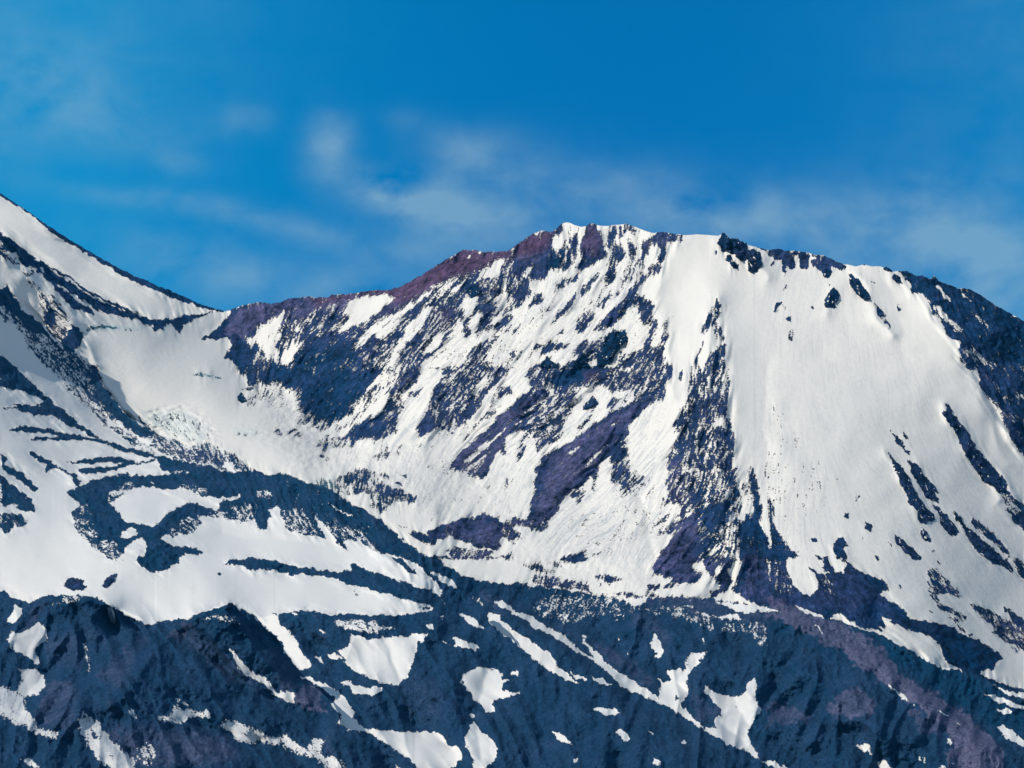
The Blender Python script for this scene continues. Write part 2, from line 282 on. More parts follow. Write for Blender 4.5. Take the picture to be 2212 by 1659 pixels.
b0 .9 .8 2050,190 2225,170 2225,190 2080,203
b0 1 .7 2050,250 2085,228 2130,300 2080,312
b0 .35 2 2130,270 2212,250 2225,330 2140,330
b0 .2 2 2000,560 2225,530 2225,620 2100,600
b1 .96 4 0,0 1130,0 1060,100 1000,150 930,250 850,340 780,430 700,480 640,500 540,530 470,430 400,400 350,330 370,270 330,250 250,180 200,150 60,160 40,100 0,100
b1 .45 2.5 350,330 480,430 560,530 450,500 330,470 380,430 420,390
b1 .3 3 0,180 200,170 300,300 250,380 100,330 0,260
b1 .1 3 40,280 180,240 330,400 200,400
b1 .3 2 1130,0 1300,0 1180,170 1000,330 860,470 720,560 560,660 480,690 560,620 700,520 850,350 1000,160
b1 .9 2.5 1280,0 1430,0 1400,100 1300,190 1260,260 1270,330 1220,480 1200,570 1090,610 960,620 880,640 820,690 780,660 700,650 780,580 860,500 1000,420 1100,370 1150,280 1130,220 1220,120
b1 .5 2 1180,230 1250,220 1270,330 1200,330
b1 .4 3 470,690 560,650 700,600 820,640 830,700 700,680 560,720
b1 .45 1.5 130,540 200,550 260,590 200,600
b1 .5 1.5 250,560 330,540 380,580 460,650 380,610 300,590
b1 .5 1.2 500,750 580,750 640,790 600,800
b1 .5 1.2 320,830 350,790 420,830 370,820
b1 .74 2 1600,60 1700,0 2212,0 2120,110 2000,230 1960,330 1860,430 1790,500 1700,590 1650,600 1640,540 1560,560 1380,620 1400,520 1440,420 1500,330 1510,240 1540,180 1620,90
b1 .05 1.5 1910,130 1990,70 1990,130 1900,250 1880,200
b1 .2 1.5 1580,520 1640,560 1450,640 1400,640 1530,540
b1 .96 1.5 1400,520 1440,440 1530,430 1600,500 1500,560 1400,600
b1 .65 1.3 1320,230 1430,190 1400,250 1330,260
b1 .65 1.8 2030,250 2100,170 2212,150 2212,220 2090,290 2010,350
b1 .28 2 1720,600 2000,380 2150,300 2100,360 1950,530 1800,640
b1 .94 1.2 1680,830 1760,750 1900,620 2050,480 2150,390 2170,350 2225,335 2225,580 2170,580 2160,700 2120,780 2110,700 2060,740 2040,850 2000,930 1950,970 1930,930 1880,950 1830,920 1700,900 1660,870
b1 .2 1.2 1780,830 1950,680 2100,560 2200,480 2200,500 2100,590 1960,720 1820,830
b1 .5 2 1780,900 1950,770 2040,700 1960,820 1880,940
b1 .15 4 1480,830 1700,760 1680,930 1900,960 1800,990 1500,900
b1 .55 3 450,1000 680,970 820,900 930,880 960,865 1000,900 1100,920 1200,960 1080,960 1050,980 1150,1020 1230,1050 1320,1090 1400,1140 1350,1150 1330,1190 1240,1150 1150,1190 1110,1230 1080,1270 1000,1220 950,1180 980,1130 960,1080 880,1100 760,1100 680,1080 600,1030
b1 .85 2 700,960 820,900 960,868 1000,950 900,980 800,990
b1 .85 2 1150,1060 1250,1060 1400,1140 1330,1160 1200,1130
b1 0 2 870,1100 970,1100 980,1140 900,1150
b1 .8 .8 1200,1000 1240,985 1280,1030 1220,1010
b1 .4 1 1200,935 1330,930 1310,970 1250,945
b1 .25 3 940,830 1100,700 1250,720 1200,790 1000,840
b1 .5 1.2 980,640 1100,680 1280,690 1440,670 1580,685 1440,695 1280,698 1080,692
b1 .05 5 1400,950 2212,980 2212,1400 1500,1380
b1 .2 4 2050,970 2225,920 2225,1010 2100,1010
b1 .96 1.3 1480,1430 1550,1390 1700,1330 1850,1300 1980,1280 2060,1300 2225,1360 2225,1525 2150,1480 2100,1480 2110,1550 2090,1580 1900,1560 1800,1510 1680,1460 1620,1500 1560,1490 1540,1540 1480,1530 1400,1500 1320,1440 1300,1410 1380,1430 1480,1460
b1 .7 1.5 2080,1370 2225,1410 2225,1450 2130,1440
b1 .85 .8 1200,1360 1300,1385 1290,1395 1240,1385
b1 .72 2 1640,1590 1700,1550 1900,1570 2060,1600 2000,1640 2225,1620 2225,1665 1700,1665
b1 .97 1.3 0,905 90,940 240,912 300,935 430,990 560,1015 680,1075 800,1165 950,1245 1100,1345 1250,1475 1400,1585 1480,1635 1660,1640 1700,1665 1250,1665 1200,1620 1100,1620 1040,1600 960,1560 900,1490 860,1510 800,1490 740,1480 800,1600 700,1530 690,1470 620,1400 560,1330 510,1280 530,1370 620,1490 540,1470 370,1450 360,1400 330,1390 310,1420 260,1410 250,1370 200,1280 190,1210 110,1220 140,1290 100,1330 100,1400 30,1410 0,1340
b1 .78 3 0,1060 140,1080 160,1160 60,1130 0,1150
b1 .75 3 200,1220 400,1250 560,1450 370,1420 250,1370
b1 .75 3 600,1350 900,1420 1060,1600 900,1490 700,1480
b1 .05 .7 640,1195 700,1215 780,1258 860,1308 780,1275 690,1230
b1 .15 1.2 1210,1625 1260,1640 1290,1665 1240,1665
b2 .84 2.2 160,150 130,40 200,-10 900,-10 1000,30 1130,-10 1380,-10 1380,60 1340,170 1310,300 1250,300 1200,270 1100,330 1060,260 1040,200 900,210 800,170 740,160 560,170 340,200 330,150 280,150 240,200 160,190
b2 1 1.5 340,190 400,60 560,0 820,0 700,70 620,110 500,150
b2 .1 1.2 900,20 1000,10 1090,30 1000,55
b2 .92 1.3 0,320 100,230 250,180 340,230 250,240 130,330 0,450
b2 .95 1.3 0,370 240,240 340,220 200,330 60,450 0,500
b2 .62 2.5 60,450 200,310 420,180 560,170 560,330 480,430 430,560 400,620 220,740 200,640 130,570 60,540 0,560 0,500
b2 .9 1.5 0,500 60,500 120,520 60,550 0,570
b2 .6 1.5 80,560 130,560 140,640 60,820 30,820 50,680
b2 1 .8 630,320 700,250 750,320 700,340 640,360 600,370
b2 .62 1.5 560,520 700,340 690,420 600,540 560,560
b2 .7 1.3 820,370 850,290 900,240 930,300 870,350
b2 .35 2 880,320 1050,200 1040,280 900,370 800,410
b2 .96 1.3 130,1310 160,1150 200,1090 190,970 210,850 280,770 380,710 560,610 700,500 850,400 1000,310 1200,260 1230,290 1130,380 1100,420 1010,500 1000,560 990,680 1000,750 970,830 1030,840 1010,920 960,1010 880,1010 850,980 870,880 850,760 800,790 740,840 740,940 700,1110 690,1060 700,960 660,940 620,1020 500,1080 430,1150 400,1230 310,1330 300,1420 220,1430 140,1390 60,1380 0,1350 0,1310
b2 .15 1.2 600,860 700,760 860,640 830,680 720,790 640,860
b2 .2 1 840,520 930,450 920,470 860,520
b2 .3 1 480,750 570,680 590,690 500,760
b2 .6 2 480,1090 620,1030 620,1150 560,1230 520,1330 500,1310 560,1170
b2 .7 1.2 580,1200 610,1310 590,1320 560,1200
b2 .3 1 940,620 1000,600 990,680 940,690
b2 .7 2 870,880 1000,760 1030,840 960,1010 880,1010
b2 .5 1.5 220,1360 300,1340 310,1400 240,1400
b2 .58 2 850,1250 900,1100 960,1010 1010,920 1080,870 1100,960 1200,940 1180,1000 1100,1080 1040,1200 950,1350 930,1330 930,1290 1000,1190 880,1280
b2 .8 3 1550,-10 1840,-10 1890,80 1870,200 1870,400 1920,640 1900,860 1950,1000 1990,1200 1960,1300 1980,1380 1960,1670 1240,1670 1310,1560 1400,1450 1300,1420 1400,1330 1450,1220 1380,1150 1370,1060 1310,1010 1340,960 1350,880 1330,830 1400,720 1440,580 1390,500 1440,440 1480,330 1530,200
b2 .58 3 1560,0 1840,0 1890,100 1860,230 1720,260 1620,200 1550,150
b2 .9 4 1450,440 1560,300 1680,240 1720,400 1600,480 1560,700 1400,760 1350,830 1440,600
b2 .98 2 1310,1560 1450,1400 1580,1250 1620,1400 1660,1540 1600,1670 1240,1670
b2 .93 3 1620,1150 1750,1200 1820,1100 1850,1250 1780,1420 1700,1450 1640,1300
b2 .93 3 1600,1400 1750,1430 1720,1560 1650,1670 1600,1670
b2 .6 3 1640,780 1780,700 1860,900 1780,1000 1650,980
b2 0 1 1740,440 1830,440 1820,500 1780,530 1750,560
b2 .05 1 1490,1280 1580,1210 1560,1270 1500,1300
b2 .25 1.5 1640,1080 1700,1130 1710,1190 1680,1230 1650,1160
b2 .3 2.5 1820,1450 1900,1250 1940,1290 1920,1450 1960,1600 2000,1665 1900,1665 1870,1550
b2 .45 2 1680,1560 1760,1500 1850,1580 1880,1665 1820,1665 1750,1580
b2 .6 1.5 1160,1310 1370,1060 1360,1160 1260,1280 1180,1320
b2 .6 1.5 1250,1360 1380,1210 1360,1280 1260,1390
b2 .3 3 1240,1440 1380,1300 1330,1400 1260,1480
b2 .95 1.5 2060,840 2090,860 2100,960 2130,1100 2150,1250 2140,1380 2200,1450 2225,1480 2225,1670 1960,1670 1980,1400 2000,1280 2100,1250 2060,1150 2040,1020 2050,900
b2 .4 2 1990,1000 2050,1000 2080,1200 2000,1270
b2 .8 1 1920,880 1950,850 1940,910
b2 .45 1.5 2190,880 2225,800 2225,980 2190,960
b2 .7 .9 1430,110 1470,20 1475,80 1440,115
b2 .3 3 600,1600 650,1520 720,1510 800,1560 900,1600 700,1640
b2 1 .8 420,1665 500,1620 580,1600 650,1650 660,1670 420,1670
b2 .9 .9 0,1440 60,1445 100,1490 60,1490 0,1480
b2 .9 .9 0,1490 30,1520 0,1530
b2 .09 6 400,1300 500,1200 1300,1000 1250,1500 700,1600 400,1500
b3 .93 1.8 1790,-10 2225,-10 2225,780 2150,700 2080,560 2020,420 1950,300 1900,260 1850,190 1830,100
b3 .1 1 2130,190 2212,250 2225,290 2150,220
b3 .94 1.3 1530,310 1590,360 1600,410 1680,500 1740,590 1790,690 1860,770 1960,880 2060,1000 2060,1060 2150,1150 2225,1210 2225,1440 2140,1370 2080,1260 2020,1240 2100,1200 2110,1160 2000,1100 1960,1040 1880,990 1780,880 1700,740 1640,610 1570,500 1510,400 1550,370
b3 .45 2 2000,1090 2080,1100 2180,1240 2120,1280 2040,1180
b3 .95 1.2 1030,730 1090,800 1160,870 1220,960 1270,1070 1340,1180 1430,1270 1440,1320 1370,1350 1310,1340 1285,1290 1290,1240 1230,1200 1210,1140 1160,1030 1130,930 1070,830
b3 .1 1 1150,910 1180,930 1180,980 1150,970
b3 .94 1.2 1210,800 1290,850 1350,940 1420,1020 1475,1085 1420,1060 1475,1150 1470,1170 1420,1150 1350,1100 1310,1020 1260,950 1230,860
b3 .85 1.2 1080,570 1120,600 1170,640 1180,700 1220,730 1215,760 1160,700 1100,640
b3 .85 1 1150,550 1190,580 1225,635 1180,620
b3 .7 .9 1055,530 1075,530 1075,560
b3 .9 1.3 1410,1190 1480,1215 1550,1290 1620,1370 1650,1420 1620,1455 1560,1440 1510,1380 1480,1280
b3 1 1 1320,1390 1370,1420 1400,1505 1360,1495 1330,1460
b3 .9 1.3 1090,1440 1160,1490 1230,1560 1300,1620 1310,1665 1250,1665 1180,1600 1120,1520
b3 .93 1.3 1605,1240 1660,1290 1700,1370 1780,1430 1860,1500 1960,1590 2040,1665 1900,1665 1800,1590 1750,1500 1710,1420 1650,1330
b3 .87 1.3 1765,1300 1850,1350 1960,1450 2040,1560 2140,1665 2080,1640 1980,1540 1870,1460 1800,1380
b3 1 1.1 570,1520 600,1500 640,1455 650,1490 690,1545 650,1560 690,1665 580,1665 560,1590
b3 .94 1.5 0,1110 60,1170 50,1280 40,1360 60,1390 110,1450 150,1540 230,1600 290,1630 180,1650 150,1670 0,1670 0,1500 30,1520 40,1610 20,1400 0,1300
b3 .05 1 0,1400 30,1500 35,1610 10,1560
b3 1 .6 380,1490 425,1498 425,1512 390,1512
b3 .85 .9 840,1340 880,1370 880,1420 850,1390
b3 .85 .8 670,1260 695,1270 690,1305 670,1300
b3 .75 .9 755,1135 790,1120 790,1160 760,1165
b3 1 .6 590,935 612,960 595,962
b3 .9 .7 80,590 100,550 90,600 50,610
b3 .9 .6 150,1100 170,1110 158,1140
b3 .7 .7 790,1470 820,1500 815,1508
b3 .8 .7 1410,1580 1450,1590 1430,1600
b3 .7 1 1020,1505 1080,1520 1075,1550
b3 .9 .9 410,1610 450,1640 480,1665 430,1665
b3 .8 .8 920,1640 960,1645 950,1665 925,1665
b3 .9 .7 1705,1215 1725,1225 1712,1232
b3 .09 8 0,300 120,300 200,450 500,900 500,1200 300,1400 100,1400 0,1000
c0 1 1.3 1070,10 1090,-20 1400,-20 1430,25 1350,60 1260,100 1190,105 1120,60
c0 .95 1.2 510,200 540,160 600,150 660,170 650,215 700,220 640,255 580,240 530,230
c0 1 .9 805,210 850,150 900,120 920,130 900,180 850,225
c0 1 .6 960,20 985,5 975,25
c0 .9 .6 1720,120 1740,105 1755,120 1735,130
c0 1 1 1770,45 1830,0 2042,-10 2042,100 1930,60 1850,40
c0 1 .9 -1400,-200 0,250 120,310 240,350 350,300 500,290 640,285 800,320 900,385 1000,440 1100,490 1200,530 1300,490 1500,470 1560,430 1660,410 1700,385 1750,380 1800,370 1830,348 1860,370 1930,410 2042,450 2042,2900 -1400,2900
c0 .05 1 1140,505 1180,515 1240,510 1200,525 1150,520
c0 0 1.2 105,345 130,370 180,400 160,450 110,510 55,500 90,460
c0 0 1.5 60,640 85,580 180,580 230,540 290,505 340,530 385,620 340,670 260,700 280,750 320,850 240,800 110,720
c0 .02 2 130,860 180,880 240,880 280,880 350,930 350,1010 300,1080 180,1085 140,1060 180,970 170,910
c0 .1 3 -1300,700 0,1010 80,1030 150,1080 200,1120 190,1200 280,1260 290,1320 350,1350 440,1380 455,1420 350,1410 200,1330 0,1250 -1300,1000
c0 .1 2.5 620,1280 680,1260 650,1200 720,1250 790,1310 850,1390 900,1460 1000,1540 1070,1620 1060,1760 900,1670 780,1580 700,1480 640,1390
c0 .85 2 715,1350 790,1430 760,1440 720,1390
c0 .12 2 1370,1160 1410,1160 1450,1200 1500,1180 1550,1215 1650,1200 1680,1250 1600,1260 1500,1240 1480,1290 1420,1310 1270,1280 1260,1240 1360,1240
c0 .1 1.2 1390,1110 1430,1110 1410,1145
c0 .15 1.2 1460,1125 1500,1160 1460,1150
c0 .15 3 1780,1290 1850,1290 2042,1350 2042,1460 1900,1440 1830,1380 1745,1340
c0 .3 1.5 1030,1190 1070,1200 1080,1265 1050,1240
c0 .5 6 1100,1500 1200,1480 1230,1560 1180,1620 1090,1580
c0 0 1.2 1820,705 1870,740 1900,800 1960,860 2042,930 2042,960 1950,910 1890,860 1850,780
c0 .5 2 660,650 700,670 720,900 760,940 700,880
c0 .1 1.5 150,1590 230,1590 330,1650 260,1640
c0 .78 3 380,380 500,300 680,290 600,350 450,370
c0 .82 3 1580,470 1700,450 1900,460 1930,550 1850,500
c1 1 1.2 -10,0 130,0 200,30 320,60 500,85 650,95 770,100 740,40 800,40 870,90 1000,110 1100,160 1250,210 1380,240 1450,290 1480,330 1500,360 1480,400 1400,430 1410,400 1360,365 1260,340 1140,320 1080,280 960,260 830,220 720,200 660,150 550,130 400,120 290,130 230,105 100,90 -10,90
c1 .5 1.5 780,210 800,230 800,300 785,300
c1 .7 1 1300,390 1350,375 1390,400 1330,408
c1 1 1 1070,-10 1150,-10 1220,60 1290,130 1230,105 1120,30
c1 1 1.1 1200,-10 1430,-10 1500,50 1620,120 1720,155 1850,180 2042,200 2042,2900 -10,2900 -10,480 0,470 130,430 170,440 320,405 560,435 900,440 1150,440 1300,425 1420,415 1500,360 1480,330 1450,300 1480,290 1470,240 1440,190 1380,140 1300,60
c1 0 1 1380,110 1410,100 1480,130 1560,170 1600,235 1540,215 1460,160
c1 0 1.2 -10,440 130,430 165,460 180,520 250,560 300,620 340,690 370,750 430,810 430,850 380,885 340,880 280,800 210,740 220,670 150,600 80,540 -10,470
c1 .1 .8 280,430 320,425 330,440 300,450
c1 .1 1 490,570 530,560 560,585 530,595
c1 0 .9 470,790 500,765 545,830 510,810
c1 .1 1 570,765 630,750 700,790 660,800 610,790
c1 .3 1.5 615,495 720,485 850,490 970,500 980,530 1110,555 1000,560 950,550 1000,580 940,590 800,575 750,555 650,530
c1 0 1.3 670,720 740,690 760,600 850,620 900,640 1000,620 1120,620 1240,600 1360,600 1340,650 1280,660 1260,760 1240,850 1200,930 1140,995 1010,985 900,940 790,890 700,830 720,790 660,740
c1 0 1 665,985 740,970 780,1000 880,1020 1000,1020 1000,1050 930,1090 860,1080 750,1065 750,1020
c1 0 1.1 345,930 440,940 530,980 620,1030 700,1090 730,1150 780,1220 770,1250 840,1320 850,1350 1050,1360 1180,1380 1350,1365 1450,1380 1500,1430 1520,1480 1600,1480 1630,1530 1620,1590 1500,1700 1330,1700 1200,1580 1080,1500 940,1410 830,1365 720,1340 650,1300 670,1230 600,1160 620,1100 540,1040 430,970
c1 .05 1.5 -10,920 60,930 110,980 150,1050 310,1050 300,1145 220,1120 130,1070 90,1010 -10,950
c1 .15 3 -10,1360 60,1370 100,1410 250,1400 330,1470 400,1520 450,1430 540,1440 510,1550 650,1600 740,1670 600,1670 500,1590 400,1560 300,1530 180,1460 -10,1450
c1 .1 1 1085,1615 1180,1670 1110,1670
c1 0 1.2 1620,950 1700,880 1790,855 1900,880 1950,910 1940,960 2000,960 1950,990 1960,1050 2042,1055 2042,1080 1880,1130 1860,1160 1895,1180 1880,1215 1820,1210 1810,1180 1730,1110 1650,1010
c1 0 .8 1700,1240 1730,1240 1725,1270 1700,1265
c1 0 1.2 1690,1320 1720,1300 1760,1330 1780,1370 1870,1430 1920,1500 1910,1580 1800,1690 1740,1690 1720,1580 1670,1480 1655,1410 1690,1360
c1 0 1.1 1600,435 1660,445 1720,460 1760,500 1810,550 1740,545 1690,520 1670,480
c1 .05 1.1 1570,615 1640,650 1720,670 1780,710 1700,720 1570,690 1590,670
c1 .2 .8 1460,645 1550,690 1500,670
c1 .15 1 1335,525 1410,515 1400,550 1350,555
c1 .3 1 1450,460 1490,450 1480,480
c1 0 1 1830,420 1880,440 1940,460 1930,480 1990,520 2042,560 2042,640 1970,600 1900,550 1840,490
c1 0 1 1890,335 1950,330 2042,390 2042,420 1960,400 1920,370
c1 .5 1.5 1720,280 1760,300 1820,380 1790,370 1730,310
c1 .1 .7 2010,920 2042,905 2042,930
c2 1 1.2 -10,205 80,190 250,225 500,260 650,290 750,310 880,340 960,365 1040,345 1080,310 1200,300 1350,310 1500,310 1600,310 1660,330 1740,400 1860,430 1940,410 2042,430 2042,2900 -10,2900
c2 .92 1.5 80,45 130,35 200,50 300,80 410,125 340,110 300,120 200,90 150,80 100,65
c2 .82 1.8 130,125 200,125 300,140 400,160 560,190 600,210 640,260 500,240 440,230 300,220 200,200 160,180
c2 .95 .8 270,30 350,30 410,80 330,60
c2 1 1 400,-10 600,-10 560,45 430,15
c2 .92 1 620,130 700,125 830,140 900,170 800,180 700,165
c2 1 1 1065,215 1130,195 1280,200 1270,225 1150,240 1090,245
c2 .92 .9 1030,285 1100,270 1190,290 1060,300
c2 .8 1 780,255 900,265 1040,300 1000,312 900,292
c2 .6 1 640,180 760,220 680,200
c2 .98 1.2 1140,-10 1470,-10 1440,60 1490,120 1500,160 1460,190 1390,195 1260,190 1240,145 1140,110 1130,60
c2 .95 1.4 1510,-10 1740,-10 1720,100 1750,180 1720,240 1660,260 1620,300 1570,290 1570,250 1640,260 1660,220 1600,150 1530,80
c2 0 .9 1610,60 1650,45 1670,70 1660,110 1610,110
c2 .2 1.5 1570,0 1600,20 1625,70 1600,60
c2 .98 1.3 1840,-10 2042,-10 2042,395 1900,350 1870,320 1800,280 1740,240 1790,200 1800,100
c2 .9 .8 1660,330 1740,350 1900,370 1870,360 1750,340
c2 0 .9 900,325 1030,345 1000,365 940,355
c2 .05 .9 1350,365 1450,380 1400,385
c2 0 1 1460,410 1500,430 1600,440 1720,445 1780,435 1835,490 1740,490 1650,465 1540,470 1480,440
c2 0 1 1620,335 1700,340 1930,390 1930,425 1860,430 1740,400
c2 .86 4 150,380 300,290 800,300 1000,380 1350,370 1450,430 1500,520 1350,480 1000,400 850,500 700,450 400,520 200,430
c2 .72 4 1900,600 2042,560 2042,700 1950,670
c2 .88 4 1450,430 2042,520 2042,620 1500,560
c2 0 1.1 -10,395 80,430 180,480 280,540 400,600 480,670 560,740 660,790 570,660 570,640 640,680 740,820 860,900 1000,1000 1100,1050 1170,1110 1170,960 1160,945 1200,970 1270,970 1240,890 1340,870 1350,900 1380,840 1390,780 1430,750 1550,740 1480,810 1500,820 1420,880 1380,960 1400,1000 1390,1060 1340,1140 1360,1180 1450,1270 1540,1350 1620,1340 1600,1270 1680,1240 1610,1130 1520,1050 1540,1010 1640,1080 1790,1095 1850,1060 1860,1000 1920,950 1935,1000 1930,1090 1970,1200 1920,1260 1870,1400 1900,1470 1950,1540 1975,1590 1850,1520 1700,1470 1550,1370 1400,1280 1280,1200 1100,1110 940,1040 800,960 740,890 640,800 500,730 350,630 200,550 60,460 -10,430
c2 0 1 -10,560 60,590 180,670 300,750 340,800 370,870 430,900 540,995 400,950 300,890 200,810 100,730 -10,640
c2 0 .8 440,880 520,920 600,970 520,950
c2 0 .9 620,935 700,940 760,980 820,1005 740,995 670,970
c2 0 .7 -10,900 50,905 45,930 -10,930
c2 0 .7 -10,1055 60,1055 50,1068 -10,1070
c2 0 .9 640,1185 740,1180 830,1190 865,1215 780,1240 730,1230
c2 0 .9 300,1370 380,1380 440,1420 470,1475 400,1450 350,1410
c2 0 .9 820,1370 870,1350 930,1410 920,1440 890,1450 855,1410
c2 .2 .6 1080,1360 1130,1390 1100,1382
c2 0 .6 1350,1430 1375,1470 1350,1475
c2 0 .7 1120,1580 1180,1610 1170,1640 1120,1620
c2 .1 .6 480,1585 520,1580 510,1605
c2 0 1 1120,600 1140,595 1160,650 1210,720 1190,780 1160,800 1115,775 1145,760 1095,680
c2 .2 1 1490,625 1520,630 1550,690 1510,650
c2 .2 .8 190,375 220,380 215,400 195,395
c2 .3 1 560,600 600,620 590,650 570,640
c2 .1 .8 840,620 855,640 845,645
c2 .1 .8 905,735 920,745 915,755
c2 .95 1 1300,1090 1340,1100 1310,1130
c2 .12 3 1650,1150 1850,1130 1830,1200 1700,1190
c2 0 .7 1990,1595 2042,1600 2042,1625
c3 1 1.2 -10,-10 125,-10 150,100 210,200 260,270 340,290 400,240 400,180 370,120 315,70 350,65 400,110 480,120 420,50 470,20 540,100 600,100 620,50 600,-10 640,20 700,90 800,130 900,160 975,220 930,260 870,265 950,330 1085,390 1080,420 1130,470 1220,490 1400,520 1480,550 1520,590 1620,630 1720,680 1830,750 1870,795 1820,800 1800,870 1690,880 1700,920 1800,970 2032,1040 3400,1500 3400,2900 -10,2900
c3 .75 4 -10,0 80,-10 140,120 200,280 60,240 -10,150
c3 .85 3 400,140 500,130 560,300 460,280
c3 0 .9 -10,380 50,400 95,425 -10,425
c3 0 .8 185,365 260,388 400,430 460,465 350,450 260,412
c3 0 1 525,435 600,450 650,480 720,525 920,580 930,600 700,540 560,490 440,460 530,470
c3 0 1.1 900,460 950,475 1030,510 1060,540 1160,580 1280,600 1330,650 1390,720 1410,800 1500,860 1575,900 1450,870 1350,855 1250,800 1150,740 1000,660 900,600 850,580 920,570 870,545 930,550
c3 0 .7 360,520 400,530 440,580 440,605 420,570
c3 .2 1 950,330 975,340 960,345
c3 .1 1 950,995 1050,1060 1120,1100 1110,1130 1050,1100
c3 0 .6 1345,1195 1400,1220 1450,1260 1380,1228
c3 .1 .6 1490,1290 1540,1318 1510,1308
c3 .2 .6 1140,1150 1170,1170 1150,1170
c3 .2 .6 975,960 995,970 985,975
c3 0 .9 1720,1070 1780,1080 1880,1110 2042,1170 2042,1210 1900,1160 1820,1140
c3 0 .8 1780,1000 1870,1040 2042,1080 2042,1105 1900,1080
c3 0 .8 1825,1190 1900,1195 1945,1220 1890,1240
c3 0 1 1825,1330 1870,1310 1920,1340 2042,1440 2042,1485 1930,1440 1850,1390
c3 .15 1.2 680,1470 740,1480 760,1455 810,1490 830,1550 720,1500
c3 0 1 870,1605 930,1600 1000,1670 890,1670
c3 0 1 -10,1595 60,1610 180,1670 60,1670 30,1640 -10,1620
c3 .1 .8 1420,1430 1450,1430 1460,1480 1430,1480
c3 .2 .7 1190,1570 1215,1565 1205,1590
c3 .2 .8 1225,1590 1250,1585 1240,1610
c3 .1 .7 1310,1670 1400,1645 1420,1670
c3 .2 .7 1455,1610 1485,1620 1475,1642
c3 .8 2 1270,110 1300,70 1360,110 1430,170 1500,240 1530,310 1480,310 1420,270 1340,290 1370,370 1460,380 1540,430 1580,500 1540,490 1480,450 1420,430 1370,400 1320,330 1270,260 1260,190 1300,150 1270,130
c3 .88 1.6 1590,340 1680,380 1790,420 1900,480 2042,560 2042,730 1900,660 1800,600 1770,540 1720,490 1640,410
c3 .92 1.2 1860,370 1960,430 2042,480 2042,560 1950,510 1880,420
c3 .92 1.2 1740,-10 1900,-10 1950,80 1940,120 1850,60 1780,30
c3 .87 1.5 1930,-10 1990,-10 2042,50 2042,200 1980,120
c3 .4 1.5 1420,450 1500,470 1600,600 1560,580
c3 .7 1 1020,200 1060,210 1050,240
c3 .6 1.2 1900,680 2000,720 1980,750
c3 .6 1 1250,400 1290,400 1350,420 1290,425
c3 .9 .8 1590,590 1625,600 1610,615
c3 .8 1 430,-20 470,-20 480,30 440,30
c3 .8 .9 850,-20 890,-20 875,30
c3 .8 .9 1180,-20 1210,-20 1195,30
c3 .9 .9 1340,0 1385,50 1350,30
'''
